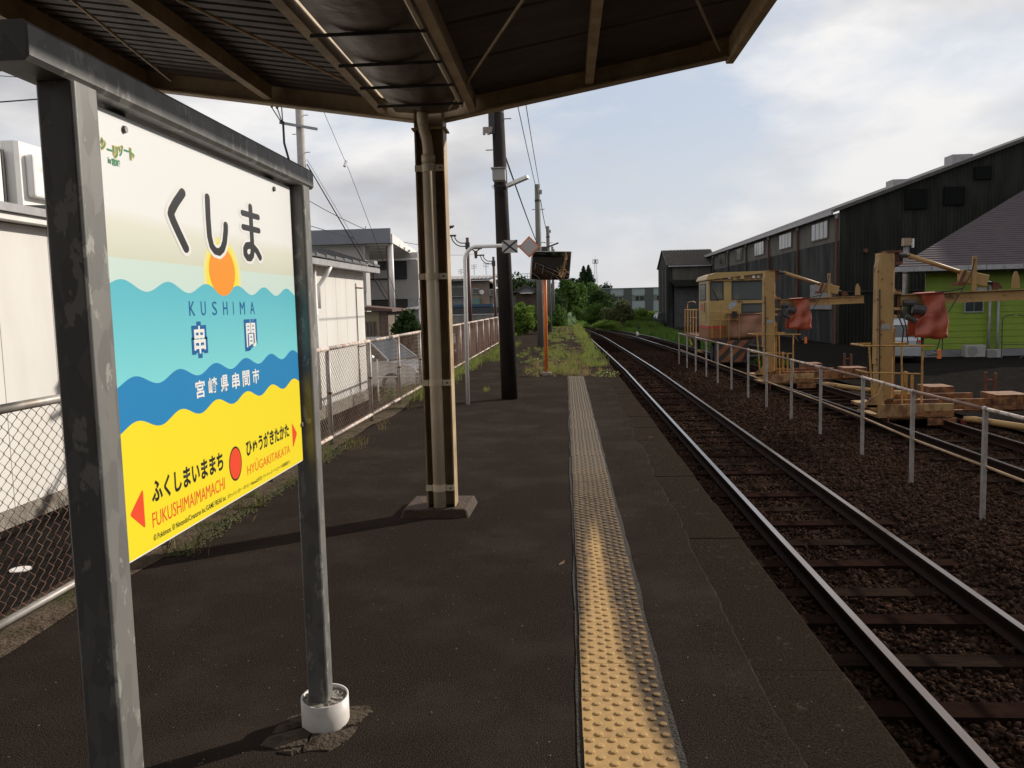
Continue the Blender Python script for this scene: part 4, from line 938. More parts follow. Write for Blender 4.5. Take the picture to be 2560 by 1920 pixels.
MB().box(-6.9,-6.42,35.85,35.97,1.0,2.0).build('lean_to_panel', M_gutw, t)
MB().prism_x([(35.2,1.50),(35.9,1.62),(35.9,1.66),(35.2,1.54)],-6.9,-6.4).build('awning', M_gutw, t)
ant = MB(); ant.tube([(-8.6,32,4.62),(-7.6,32,4.60)],.012,4)
for i in range(12): ant.tube([(-8.6+i*.085,31.85,4.62),(-8.6+i*.085,32.15,4.62)],.008,4)
ant.tube([(-7.72,32,4.4),(-7.72,32,4.8)],.015,4); ant.build('roof_antenna', M_darkmet, t)

t = thing('brown_shed', 'small old shed with rusty brown roof and boarded door beside the dark bush', 'shed', (-6,26,-.75))
MB().box(-6.9,-5.95,26,28,-.75,1.48).build('wall', mat("beige_board",(.30,.26,.17),.8,(.24,.2,.13),2), t)
for i in range(7): MB().box(-5.95,-5.66,26.02,26.06,.68+i*.115-.7*0,.68+i*.115+.105).build('brick_course', mat("worn_brick",(.16,.09,.07),.9,(.22,.17,.14),9), t)
MB().box(-5.95,-5.66,26.06,28,-.75,1.46).build('side_wall', M_wood, t)
MB().prism_y([(-7.0,1.72),(-5.45,1.56),(-5.45,1.48),(-7.0,1.55)],25.7,28.3).build('roof', mat("rusty_roof",(.14,.075,.055),.8,(.09,.05,.04),3), t)
d = MB().box(-6.42,-6.06,25.96,26.0,.72,1.17).build('window', M_wood, t)
for x in (-6.33,-6.22,-6.12): sub(MB().box(x,x+.015,25.94,25.96,.75,1.14),'bar',M_darkmet,d)

t = thing('garden_bush', 'dark green broadleaf bush beside the brown shed', 'bush', (-4.95,25.6,-.75))
V, F = leaf_arrays(lobes(-4.93,25.6,.95,.52,.5,.55,9,1500)+lobes(-4.9,25.9,.25,.6,.5,.7,6,900), .14); np_mesh('foliage', V, F, M_leafd, t)
MB().tube([(-4.95,25.6,-.75),(-4.93,25.6,.6)],[.06,.03],6).build('stem', M_bark, t)

def car(name, label, paint, x, y, z, rot, L=4.2, W=1.68, H=1.5, group=None):
    t = thing(name, label, 'car', (x,y,z), group)
    # local: length along +X', width along Y'
    def tr(p):
        c, s = cos(rot), sin(rot); return (x+p[0]*c-p[1]*s, y+p[0]*s+p[1]*c, z+p[2])
    def profile(P, w, inset):
        b = MB(); n = len(P); vs = []
        for sd_ in (-1,1):
            for (a,h,k) in P: vs.append(tr((a*L, sd_*(w-inset*k), h*H)))
        b.add(vs, [tuple(range(n)), tuple(range(n,2*n))[::-1]]+[(i,n+i,n+(i+1)%n,(i+1)%n) for i in range(n)]); return b
    body = [(-.49,.16,0),(-.5,.35,0),(-.495,.52,.1),(-.46,.60,.2),(-.2,.63,.2),(.1,.63,.2),(.32,.60,.2),(.46,.52,.3),(.5,.42,.2),(.5,.2,0),(.40,.14,0),(-.40,.14,0)]
    profile(body, W/2, .12).build('body', paint, t, bevel=.03, smooth=False)
    cab = [(-.46,.60,.0),(-.40,.86,.7),(-.32,.985,1.0),(0.0,1.0,1.0),(.10,.96,.9),(.27,.62,.1)]
    gh = profile(cab, W/2-.10, .18).build('greenhouse', M_glass, t)
    rf = [(-.405,.87,.72),(-.32,.995,1.0),(0.0,1.012,1.0),(.105,.972,.88),(.09,.94,.9),(-.30,.95,1.0)]
    profile(rf, W/2-.09, .18).build('roof', paint, t, bevel=.02)
    b = MB()
    for a0,h0,k0,a1,h1,k1 in ((.27,.62,.1,.10,.96,.9),(-.08,.62,.1,-.06,.98,1.0),(-.46,.60,0,-.40,.88,.7)):
        for sd_ in (-1,1): b.tube([tr((a0*L,sd_*(W/2-.095-.18*k0),h0*H)),tr((a1*L,sd_*(W/2-.095-.18*k1),h1*H))],.03,5)
    b.build('pillars', paint, t, kind='stuff')
    for a in (-.31,.31):
        for sd_ in (-1,1):
            w = MB(); c0 = tr((a*L, sd_*(W/2-.18), .30)); c1 = tr((a*L, sd_*(W/2+.005), .30)); c2 = tr((a*L, sd_*(W/2+.012), .30))
            wo = w.tube([c0,c1],.30,20).build('wheel', M_tyre, t); sub(MB().tube([c1,c2],.19,12),'rim',M_silver,wo)
    for sd_ in (-1,1):
        p = tr((.485*L, sd_*.58, .42*H)); MB().tube([tr((.44*L, sd_*.60, .44*H)),tr((.497*L, sd_*.58, .42*H))],[.08,.10],10).build('headlight', M_refl, t)
        MB().tube([tr((-.47*L, sd_*.66, .5*H)),tr((-.503*L, sd_*.66, .5*H))],.07,8).build('tail_light', M_redband, t)
        MB().tube([tr((.17*L, sd_*(W/2-.06), .66*H)),tr((.17*L, sd_*(W/2+.10), .68*H))],.07,8).build('door_mirror', paint, t)
    return t
car('parked_car','silver car parked behind the chain link fence beside the white shed', M_silver, -5.55, 22.9, -.75, radians(-22), 4.1, 1.68, 1.5)
car('parked_car','dark blue car with raised hatch roofline parked behind the silver car', M_navy, -5.6, 27.6, -.75, radians(172), 4.5, 1.8, 1.55)
# wire mesh gate panel between shed and car park
t = thing('mesh_gate', 'low white wire mesh gate panel in front of the silver car', 'gate', (-4.2,20.4,-.75))
b = MB()
for x in (-4.75,-3.55): b.tube([(x,20.35,-.75),(x,20.35,.30)],.022,6)
b.tube([(-4.75,20.35,-.15),(-3.55,20.35,-.15)],.018,6); b.build('gate_frame', M_white, t)
b = MB()
for i in range(25): b.tube([(-4.75+i*.05,20.35,-.72),(-4.75+i*.05,20.35,.30)],.0035,3,caps=False)
for i in range(11): b.tube([(-4.75,20.35,-.7+i*.1),(-3.55,20.35,-.7+i*.1)],.0035,3,caps=False)
b.build('wire_mesh', M_wire2, t)
# rusty slat wall behind the further fence run
t = thing('rusty_slat_fence', 'rusty red corrugated fence panels behind the chain link', 'fence', (-3.1,30,-.75))
for i in range(17): 
    y = 23.5+i*.95; MB().prism_x([(y,-.7),(y+.93,-.7),(y+.93,.80+.04*(i%2)),(y,.80)], -3.16, -3.12+.01*(i%2)).build('fence_sheet', mat("rusty_red_sheet",(.045,.016,.012),.85,(.085,.042,.03),4,bump=.5,bscale=12), t)

t = thing('block_wall', 'grey concrete block wall with pale capping behind the lamp posts', 'wall', (-5,45,-.75))
for i in range(9):
    x = -10+i*.72; MB().box(x+.01,x+.71,45,45.15,-.75,1.10).build('wall_panel', M_greyb, t)
MB().box(-10,-3.5,44.96,45.19,1.10,1.17).build('capping', M_gutw, t)
MB().box(-4.03,-3.5,44.9,45.2,-.75,1.099).build('pier', M_conc, t)

t = thing('house', 'two storey tan board house with flat grey roof and satellite dish', 'house', (-7,60,-.75))
MB().box(-9.6,-6.85,60.2,66,-.75,3.5).build('wall', mat("grey_render",(.20,.20,.20),.8,(.15,.15,.15),1), t)
MB().box(-6.85,-5.5,60,66,-.75,3.48).build('boarded_wall', M_tanwall, t)
MB().prism_x([(59.4,3.48),(66.4,3.95),(66.4,4.02),(59.4,3.56)],-10,-5.35).build('roof', M_roofd, t)
for i in range(16): MB().prism_x([(59.38,3.57),(66.4,4.03),(66.4,4.10),(59.38,3.63)],-10+i*.29,-9.96+i*.29).build('roof_seam', M_gutw, t)
for (a,b_,c,d_) in ((-8.35,-7.35,2.32,3.08),(-6.76,-6.22,2.49,2.9),(-5.5,-5.08,2.36,2.82)):
    yy = 59.95 if a<-7 else 59.9
    w = MB().box(a,b_,yy,yy+.24,c,d_).build('window_frame', M_gutw, t); sub(MB().box(a+.06,b_-.06,yy-.02,yy,c+.06,d_-.06),'pane',M_glass,w)
MB().prism_y([(-5.5,3.40),(-4.6,2.9),(-4.6,2.8),(-5.5,3.3)],60,64).build('side_roof', M_roofd, t)
MB().box(-5.5,-4.9,60.4,64,-.75,2.85).build('side_wing', mat("cream_render",(.34,.31,.25),.8), t)
MB().box(-8.6,-5.2,59.2,60.2,1.55,1.75).build('blue_awning', mat("blue_sheet",(.03,.07,.12),.6), t)
MB().box(-8.6,-4.6,58.8,60.2,-.75,1.50).build('lean_to', mat("dark_board",(.05,.055,.06),.8), t)
MB().box(-6.78,-6.2,59.6,60,1.75,2.2).build('balcony_rail', mat("green_rail",(.12,.2,.17),.7), t)
MB().tube([(-6.03,59.6,2.62),(-6.0,59.5,2.62)],[.17,.165],16).build('satellite_dish', M_white, t)
for x,h in ((-6.63,.75),(-7.6,.45),(-5.75,.85)):
    b = MB(); b.tube([(x,60.5,3.9),(x,60.5,3.9+h)],.018,5)
    for q in range(3): b.tube([(x-.22,60.5,3.85+h-q*.12),(x+.22,60.5,3.9+h-q*.12)],.012,4)
    b.build('tv_antenna', M_darkmet, t)
t = thing('small_house', 'small brown house with grey gabled roof behind the dark pole', 'house', (-3.5,70,-.75))
MB().box(-4.6,-2.4,70,75,-.75,2.55).build('wall', mat("brown_render",(.10,.065,.05),.8,(.07,.05,.04),2), t)
MB().prism_y([(-4.75,2.55),(-3.3,3.32),(-1.9,2.75),(-1.9,2.62),(-3.3,3.18),(-4.75,2.45)],69.5,75.5).build('roof', M_roofd, t)
MB().prism_y([(-4.3,2.66),(-3.3,3.17),(-2.5,2.86),(-2.5,2.64)],69.9,70).build('gable', M_bluegrey, t)
MB().box(-3.72,-2.72,69.3,69.9,2.58,2.65).build('awning', M_white, t)
MB().box(-4.45,-4.15,69.9,70,1.4,2.4).build('window', M_glass, t)
t = thing('footbridge', 'distant bridge deck with thin railing behind the small house', 'bridge', (-5,110,0))
MB().box(-9.5,-2,110,113,4.3,5.15).build('deck', mat("bridge_concrete",(.16,.16,.16),.8), t)
for x in np.arange(-9.4,-2,1.1): MB().box(x,x+.06,110,110.08,5.15,5.80).build('railing_post', M_gypole, t)
MB().box(-9.5,-2,110,110.06,5.76,5.82).build('handrail', M_gypole, t); MB().box(-9.5,-2,110,110.06,5.40,5.44).build('handrail', M_gypole, t)
for x in (-9,-5.6,-2.4): MB().box(x,x+.5,110.5,112.5,-1.1,4.3).build('pier', M_gypole, t)

# ================================================================== VEGETATION, LEFT AND CENTRE
t = thing('roadside_shrub', 'bright green leafy shrub filling the gap behind the big dark pole', 'bush', (-2.0,44,-.5))
V, F = leaf_arrays(lobes(-2.35,44,.75,.85,1.0,1.15,18,6500,.32)+lobes(-1.55,45,.7,.75,1.0,1.0,14,3800,.3), .13); np_mesh('foliage', V, F, M_leafl, t)
MB().tube([(-2.2,44,-.9),(-2.2,44,.9)],[.06,.03],6).build('stem', M_bark, t)
t = thing('vine_shrub', 'loose green shrub climbing beside the second grey pole', 'bush', (-.45,58,-.5))
V, F = leaf_arrays(lobes(-.45,58,.5,.55,.8,1.2,10,2400), .14); np_mesh('foliage', V, F, M_leafm, t)
MB().tube([(-.45,58,-.9),(-.45,58,.7)],[.05,.02],6).build('stem', M_bark, t)
tree('broadleaf_tree', -3.0, 82, -1, 5.4, 1.5, 1.5, M_leafd, 'dark rounded tree standing behind the small house roof', 2500, .28)
tree('broadleaf_tree', -5.2, 86, -1, 6.2, 1.6, 1.5, M_leafd, 'dark tree between the tan house and the bridge', 2000, .28)
tree('broadleaf_tree', .1, 112, -1, 6.1, 2.0, 2.2, M_leafm, 'large mid green tree left of the distant track gap', 15000, .34, 16, low=.05)
tree('broadleaf_tree', -2.2, 118, -1, 6.0, 2.2, 2.4, M_leafm, 'spreading green tree behind the grey poles', 6000, .34, 14, low=.05)
tree('broadleaf_tree', 3.9, 150, -1, 6.9, 2.9, 3.0, M_leafm, 'broad hazy green tree right of the distant track gap', 9000, .42, 16, low=.05)
tree('broadleaf_tree', 5.25, 122, -1, 4.7, 2.3, 2.2, M_leafd, 'low dome shaped dark tree before the striped factory', 7000, .26, 12, low=.05)
tree('broadleaf_tree', 8.0, 190, -1, 8.0, 3.2, 3.0, M_cedar, 'dark wooded clump right of the pointed cedars', 6000, .45, 12, low=.0)
tree('broadleaf_tree', 1.6, 175, -1, 8.4, 3.0, 3.0, M_cedar, 'dark wood filling the end of the track gap', 6000, .45, 12, low=.0)
tree('broadleaf_tree', 3.1, 204, -1, 10.0, 1.2, 1.2, M_cedar, 'small round topped dark tree left of the cedars', 2200, .4, 8, low=.1)
for i,(x,h,lab) in enumerate(((4.55,11.8,'pointed dark cedar, the shorter of the twin spires'),(5.75,12.0,'pointed dark cedar, the one nearer the lattice tower'))):
    t = thing('cedar_tree', lab, 'tree', (x,200,-1), 'twin cedars on the skyline')
    cl = []
    for q in range(16):
        u = q/15; z_ = 4+(h-5.5)*u; r = min(1.9,.16+.50*(h-1.2-z_)); cl.append((x+random.uniform(-.1,.1),200,z_, r,r,.6,int(500*(1.25-u))))
    V, F = leaf_arrays(cl, .34, shell=.4); np_mesh('crown', V, F, M_cedar, t); MB().tube([(x,200,-1),(x,200,h-2.5)],[.3,.05],6).build('trunk', M_bark, t)
tree('broadleaf_tree', 1.9, 135, -1, 6.3, 2.0, 2.2, M_leafm, 'rounded tree directly behind the distant track gap', 6000, .3, 14, low=.02)
tree('broadleaf_tree', -.9, 96, -1, 4.6, 1.2, 1.6, M_leafd, 'dark tree closest to the row of grey poles', 4500, .2, 12, low=.0)
# bushes right of the track
def bush(x,y,z,rx,ry,rz,n,leaf,m,lab,k=10):
    t = thing('bush', lab, 'bush', (x,y,-1.1)); V, F = leaf_arrays(lobes(x,y,z,rx,ry,rz,k,n), leaf); np_mesh('foliage', V, F, m, t)
    MB().tube([(x,y,-1.1),(x,y,z)],[.08,.03],6).build('stem', M_bark, t); return t
bush(5.15,82,.35,1.75,1.4,1.62,15000,.12,mat("willow_leaves",(.055,.075,.02),.6,(.11,.12,.03),2.2,world_pos=True,trans=.3),'tall drooping olive green bush nearest the goods road',14)
bush(3.1,86,.25,1.35,1.3,1.45,8500,.13,M_leafm,'wide mid green bush left of the drooping olive one',14)
bush(2.55,93,.1,1.0,1.2,1.1,5000,.13,M_leafm,'leafy bush at the curve of the track')
bush(3.9,78,-.45,1.5,1.0,.55,6500,.09,M_leafl,'low bright weeds heap in front of the olive bush')
bush(1.9,110,.1,.9,1.6,1.2,3500,.17,M_leafm,'shrub right of the distant rails')
bush(8.0,92,.0,1.7,1.4,1.0,8500,.11,M_leafl,'bright green vine mound beside the factory',12)
bush(10.0,96,-.2,1.6,1.4,.8,6500,.11,M_leafl,'bright green vine mound next to the black shed corner',12)
bush(-.6,100,.0,.8,2.0,1.0,3500,.15,M_leafm,'shrub left of the distant rails')
# grasses
blades([(-.45,.25,18.2,20.5,0,.17,900,.005),(-.1,.75,21.0,26,0,.18,1000,.005),(.45,1.0,20.3,21.8,0,.20,420,.005),(.6,1.02,23,38,0,.18,1500,.006),(-.75,-.1,24,30,0,.13,900,.007),
        (.55,1.0,38,60,0,.22,2600,.010),(-1.0,.2,34,60,0,.12,2000,.010),(-2.5,-1.9,23,34,0,.22,1500,.008),(-2.62,-2.35,13,24,0,.24,1300,.007),(-1.5,-.9,21,30,0,.10,420,.007),(-1.5,-1.3,14.5,15.2,0,.08,40,.004)], M_grassl, 'grass')
blades([(-.9,.55,17.9,22,0,.20,900,.004),(-.3,.6,22,30,0,.22,420,.004),(-.3,.9,34,60,0,.18,600,.007),(-2.66,-2.35,4,16,0,.16,260,.003),(.0,.5,17.7,19.0,0,.16,260,.004),(-.9,.9,17.6,30,0,.06,1500,.006)], M_straw, 'dry_grass', lean=1.2)
V, F = leaf_arrays([(RNG.uniform(-1.2,.95),RNG.uniform(18,60),.02,.35,1.1,.05,130) for _ in range(22)], .045)
np_mesh('low_weeds', V, F, M_grassl, None, 'stuff')
blades([(-2.66,-2.45,4.8,9.4,.01,.09,330,.005),(-3.9,-3.2,7.0,10,-.6,.35,900,.008),(-4.4,-3.3,18.5,20.5,-.6,.35,900,.008),(-5.9,-5.2,9,13,-.75,.4,900,.008)], mat("verge_weeds",(.09,.13,.025),.6,(.17,.15,.04),4,world_pos=True,trans=.3), 'weeds', lean=.9)
ar = []
for i in range(26):
    y0 = 50+i*1.9; xl = sx(min(y0,86))+1.25 if y0 < 76 else max(tx(y0)+2.0, 3.2); xr = 9.0+(.0 if y0<70 else .5)
    ar.append((xl, xr, y0, y0+1.9, -1.05, .34 if y0<80 else .7, 1900, .022))
ar += [(6.9,9.0,33,50,-1.06,.22,3500,.012),(-6,0,63,90,-1.1,.6,9000,.03),(-.9,-.1,92,130,-1.0,.5,3000,.03),(1.8,3,92,130,-1.0,.5,3000,.03)]
blades(ar, M_grassb, 'bank_grass')
blades([(3.3,5.2,79,88,-1.0,.95,2600,.012)], mat("seed_heads",(.30,.26,.12),.7,(.2,.2,.07),2,world_pos=True,trans=.3), 'tall_seeding_grass', lean=.6)
# moss strip
b = MB(); rg4 = random.Random(8)
for i in range(1500):
    y = 5.0+rg4.random()**1.2*4.5; x = -2.54+rg4.gauss(0,.045); s = rg4.uniform(.004,.016)
    n = 6; vs = [(x,y,.012)]+[(x+s*cos(2*pi*j/n)*rg4.uniform(.6,1.1),y+s*sin(2*pi*j/n)*1.6,.004) for j in range(n)]
    b.add(vs,[(0,1+j,1+(j+1)%n) for j in range(n)])
b.build('moss', M_moss, None, kind='stuff')

# ================================================================== FAR BUILDINGS
t = thing('factory', 'long low factory striped in pale and dark panels beyond the trees', 'building', (13,160,-1))
MB().box(6,30,160.3,180,-1.2,4.36).build('wall', M_greyb, t)
xs_ = [7.7,8.76,11.32,12.86,15.41,16.94,19.5]
for i in range(len(xs_)-1):
    dark = i%2==0; 
    MB().box(xs_[i],xs_[i+1]-.03,160.0 if dark else 160.15,160.3,-1.2 if dark else 3.05,4.42).build('wall_panel', mat("dark_stripe",(.065,.07,.07),.7) if dark else mat("pale_stripe",(.27,.30,.33),.6), t)
    if not dark:
        MB().box(xs_[i],xs_[i+1]-.03,160.15,160.3,-1.2,1.95).build('wall_panel', mat("pale_stripe",(.27,.30,.33),.6), t)
        w = MB().box(xs_[i]+.6,xs_[i+1]-.2,160.1,160.3,1.95,2.98).build('window_frame', M_gutw, t)
        for a in (0,1): ww=(xs_[i+1]-xs_[i]-.8)/2; sub(MB().box(xs_[i]+.65+a*ww,xs_[i]+.55+(a+1)*ww,160.05,160.1,2.02,2.9),'pane',M_glass,w)
MB().box(5.9,30,159.9,180,4.42,4.50).build('roof', mat("pale_roof_edge",(.30,.40,.42),.5), t)
t = thing('lattice_tower', 'thin lattice radio tower with round platform on the skyline', 'tower', (11.2,300,-1))
b = MB(); cx_ = 11.15
for sx_ in (-1,1):
    for sy_ in (-1,1): b.tube([(cx_+sx_*.85,300+sy_*.85,2),(cx_+sx_*.38,300+sy_*.38,16.2)],.045,4)
b.build('leg', mat("pale_lattice",(.36,.37,.39),.6), t)
b = MB()
for i in range(11):
    z0_ = 4+i*1.1; w0_ = .85-.47*(z0_-2)/14.2; w1_ = .85-.47*(z0_+1.1-2)/14.2
    for s_ in (-1,1): b.tube([(cx_-s_*w0_,300-w0_,z0_),(cx_+s_*w1_,300-w1_,z0_+1.1)],.022,3)
    b.tube([(cx_-w0_,300-w0_,z0_),(cx_+w0_,300-w0_,z0_)],.035,3)
b.build('bracing', mat("pale_lattice",(.36,.37,.39),.6), t)
b = MB(); b.tube([(cx_,300,16.1),(cx_,300,16.25)],1.0,14); b.tube([(cx_,300,17.4),(cx_,300,17.5)],1.05,14)
for i in range(10): a=2*pi*i/10; b.tube([(cx_+cos(a),300+sin(a),16.1),(cx_+cos(a),300+sin(a),17.5)],.05,3)
b.tube([(cx_,300,17.3),(cx_,300,18.7)],.04,3); b.tube([(cx_,299.6,16.3),(cx_,299.6,17.4)],.35,6); b.build('platform', mat("grey_lattice",(.2,.2,.21),.6), t)

# small gabled shed left of the big warehouse
t = thing('gabled_storehouse', 'dark storehouse with corrugated roof and roller door, left of the big warehouse', 'storehouse', (12,88,-1.1))
MB().box(10.80,15.3,88.3,96,-1.2,5.25).build('wall', M_shedc, t)
for i in range(9):
    MB().box(10.75,10.80,88.0+i*.89,88.86+i*.89,-1.2,5.25).build('side_panel', M_shedd, t)
MB().prism_x([(88.0,5.25),(91.8,7.12),(96,5.25)],10.74,10.79).build('gable', M_shedd, t)
MB().add([(10.6,87.4,5.33),(16,87.4,5.33),(16,91.8,7.20),(10.6,91.8,7.20),(16,96.4,5.3),(10.6,96.4,5.3)],[(0,1,2,3),(3,2,4,5)]).build('roof_base', mat('storehouse_roof_base',(.022,.019,.018),.9), t)
rb = None; M_rib = mat("corrugated_rib",(.13,.115,.10),.85)
for i in range(34):
    x = 10.65+i*.155
    if rb is None: rb = MB().add([(x,87.35,5.36),(x+.07,87.35,5.36),(x+.035,87.35,5.44),(x,91.8,7.21),(x+.07,91.8,7.21),(x+.035,91.8,7.29)],[(0,1,2),(0,2,5,3),(1,4,5,2)]).build('roof_rib', M_rib, t)
    else: share(rb, t, (i*.155,0,0))
MB().box(10.8,15.3,87.25,87.35,5.22,5.34).build('gutter', M_gutw, t)
MB().box(10.82,11.3,87.75,88.3,-1.15,5.2).build('pier', M_shedc, t)
MB().box(11.3,15.3,87.7,88.3,3.85,5.2).build('lintel_wall', M_shedb, t)
MB().prism_y([(10.9,3.8),(15.3,3.85),(15.3,3.2),(11.5,3.15)],86.9,88.2).build('awning', M_shedd, t)
for i in range(12):
    z = -1.15+i*.36; MB().box(11.5,15.2,88.05+.02*(i%2),88.28,z,z+.35).build('door_slat', mat("grey_roller_door",(.10,.10,.10),.7,(.075,.075,.075),2), t)
for y_ in (88.6,91.2,94): MB().box(10.66,10.72,y_,y_+.12,-.6,4.95).build('drainpipe', M_gypole, t)

# big warehouse
t = thing('warehouse', 'huge dark corrugated warehouse with high row of windows and rising gable', 'warehouse', (15.4,47.6,-1.1))
MB().box(15.42,50,47.7,94,-1.2,6.1).build('core_wall', M_shedd, t)
# long side: pale band above, stained boards below
for i in range(6):
    y0 = 47.6+i*7.72; y1 = y0+7.70
    MB().box(15.37,15.42,y0,y1,4.75,6.3).build('upper_panel', M_shedb, t)
    MB().box(15.36,15.42,y0,y1,-1.2,4.74).build('side_panel', M_shedc, t)
    wy = y0+1.75
    w = MB().box(15.31,15.37,wy,wy+3.2,5.02,6.10).build('window_frame', mat("timber_frame",(.14,.10,.075),.8), t)
    for q in range(4):
        sub(MB().box(15.285,15.31,wy+.08+q*.78,wy+.76+q*.78,5.09,6.04), 'pane', M_glassl if (i+q)%3 else M_glass, w)
    MB().tube([(15.26,y0+.12,-1.1),(15.26,y0+.12,6.15)],.07,8).build('drainpipe', M_rust if i<3 else M_darkmet, t)
    MB().tube([(15.26,y0+.12,6.0),(15.26,y0+.12,6.25)],[.08,.13],8).build('pipe_head', M_gutw, t)
    MB().box(14.93,15.045,y0,y1,6.20,6.44).build('gutter', M_gutw, t)
MB().prism_y([(15.05,6.30),(40,14.99),(40,15.16),(15.05,6.50)],47.35,94).build('roof', M_roofd, t)
G = [(15.4,-1.2),(40,-1.2),(40,15.0),(15.4,6.45)]
MB().prism_y(G,47.66,47.70).build('gable_wall', M_shedd, t)
# corrugations on the gable as real ribs (joined, too fine to pick apart)
b = MB(); x = 15.45
while x < 30:
    zt_ = 6.45+(x-15.4)*.3475-.05
    b.add([(x,47.66,1.9),(x+.07,47.61,1.9),(x+.14,47.66,1.9),(x,47.66,zt_),(x+.07,47.61,zt_),(x+.14,47.66,zt_)],[(0,1,4,3),(1,2,5,4)])
    b.add([(x,47.66,-1.1),(x+.07,47.60,-1.1),(x+.14,47.66,-1.1),(x,47.66,1.85),(x+.07,47.60,1.85),(x+.14,47.66,1.85)],[(0,1,4,3),(1,2,5,4)])
    x += .20
b.build('corrugation', M_shedd, t, kind='stuff')
MB().box(15.4,40,47.55,47.62,1.84,1.92).build('flashing', M_shedc, t)
for (x,z,w_,h_) in ((18.9,6.9,1.2,1.1),(21.0,7.0,1.1,1.0),(22.6,8.2,.9,.7)):
    MB().box(x,x+w_,47.5,47.6,z-h_/2,z+h_/2).build('shuttered_window', mat("black_shutter",(.011,.0115,.0115),.9,spec=0.0), t)
for x,z in ((21.6,9.2),(18.4,7.95)): MB().box(x,x+1.1,48,49,z-.5,z+.12).build('roof_vent', M_gutw, t)
b = MB(); b.box(16.7,16.9,47.4,47.6,4.05,4.25); b.build('wall_bell', M_rust, t)
for y in np.arange(50.2,52.2,.18): pass
w = MB().box(15.28,15.36,48.6,52.6,.9,2.4).build('window_frame', M_gutw, t)
for q in range(20): sub(MB().box(15.24,15.28,48.65+q*.2,48.70+q*.2,.9,2.4),'window_bar',M_gutw,w)

# green shop
t = thing('green_building', 'lime green boarded building with purple-grey shingle roof and pale gutter', 'building', (16,36,-1.1))
MB().prism([(15.22,36.03),(30,36.03),(30,46),(19.9,46)],-.75,2.9).build('wall', M_green, t)
for i in range(14):
    z = -.75+i*.26; MB().prism_x([(35.985,z),(36.03,z),(36.03,z+.255),(36.005,z+.255)],15.22,30).build('siding_board', M_green, t)
MB().prism([(15.2,35.94),(30,35.94),(30,46),(19.9,46)],-1.2,-.76).build('foundation', mat("pale_plinth",(.22,.22,.23),.8,(.16,.16,.17),1.5), t)
sl = (4.75-2.72)/(41.5-35.2)
def rz_(y): return 2.70+(y-35.2)*sl*1.35
rbase = MB().add([(13.6,35.15,2.62),(34,35.15,2.62),(34,48.4,rz_(48.4)-.03),(27.7,48.4,rz_(48.4)-.03)],[(0,1,2,3)])
rbase.build('roof_deck', M_shingle, t)
nr = 54
for i in range(nr):
    y0 = 35.12+i*.245; y1 = y0+.25; xl0 = 13.6+(y0-35.15)*1.06; xl1 = 13.6+(y1-35.15)*1.06
    MB().add([(xl0,y0,rz_(y0)+.035),(34,y0,rz_(y0)+.035),(34,y1,rz_(y1)+.008),(xl1,y1,rz_(y1)+.008),(xl0,y0,rz_(y0)-.0),(34,y0,rz_(y0))],[(0,1,2,3),(4,5,1,0)]).build('shingle_course', M_shingle, t)
for i in range(14):
    x = 13.6+i*.72; MB().box(x+.01,x+.71,34.98,35.11,2.56,2.76).build('gutter_section', M_gutw, t)
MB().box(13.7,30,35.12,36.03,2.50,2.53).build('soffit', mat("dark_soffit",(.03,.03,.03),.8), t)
w = MB().box(16.80,17.60,35.93,36.0,.80,1.62).build('window_frame', M_gutw, t)
sub(MB().box(16.86,17.18,35.90,35.93,.86,1.56),'pane',M_glass,w); sub(MB().box(17.22,17.54,35.90,35.93,.86,1.56),'pane',M_glass,w)
for x,z0_,z1_ in ((17.80,-.86,1.95),(18.15,-1.15,1.8),(18.54,2.44,2.95)):
    MB().tube([(x,35.85,z0_),(x,35.85,z1_)],.055,10).build('wall_pipe', M_gutw, t, smooth='auto')
MB().box(17.25,17.65,35.8,35.98,1.66,1.84).build('vent_hood', M_ac, t)
for (x0,x1,z0_,z1_,dp,lab) in ((16.52,17.32,-1.35,-.70,.35,'beige air conditioner with round fan against the green wall'),(17.40,18.0,-1.45,-.90,.40,'paler air conditioner, right one of the pair by the green wall')):
    t = thing('air_conditioner', lab, 'air conditioner', ((x0+x1)/2,35.2,-1.1), 'air conditioners by the green wall')
    z0_ += .32; z1_ += .17
    c = MB().box(x0,x1,35.1,35.1+dp,z0_,z1_).build('casing', M_ac, t, bevel=.015)
    MB().tube([((x0+x1)/2-.12,35.10,(z0_+z1_)/2),((x0+x1)/2-.12,35.085,(z0_+z1_)/2)],.20,20).build('fan_grille', mat("grey_fan",(.2,.2,.19),.6), t)
    MB().box(x0+.05,x1-.05,35.15,35.4,-1.06,z0_).build('feet', M_darkmet, t)
t = thing('flue_pipe', 'tall steel flue with square cowl behind the near crane mast', 'chimney', (15.95,40,-1.06))
MB().tube([(15.95,39.9,-1.06),(15.97,39.9,3.95)],.13,14).build('flue', mat("blued_steel",(.22,.22,.23),.4,(.14,.1,.08),3,metal=.6), t, smooth='auto')
c = MB().box(15.80,16.12,39.75,40.05,3.90,4.25).build('cowl', mat("brass_cowl",(.32,.22,.15),.5,metal=.4), t)
sub(MB().box(16.20,16.26,39.75,39.9,3.80,4.22),'cowl_plate',M_white,c); sub(MB().box(16.12,16.20,39.78,39.84,3.95,4.0),'strut',M_white,c)
MB().box(16.3,17.3,36.8,36.9,1.6,2.4)
car('parked_car','white car half hidden behind the near yellow crane mast', M_whitecar, 13.6, 34.4, -1.06, radians(69), 3.0, 1.45, 1.70)
car('parked_car','dark car parked at the storehouse corner by the grass', mat("black_car_paint",(.02,.02,.022),.3), 10.4, 90.8, -1.06, radians(95), 4.0, 1.65, 1.5)
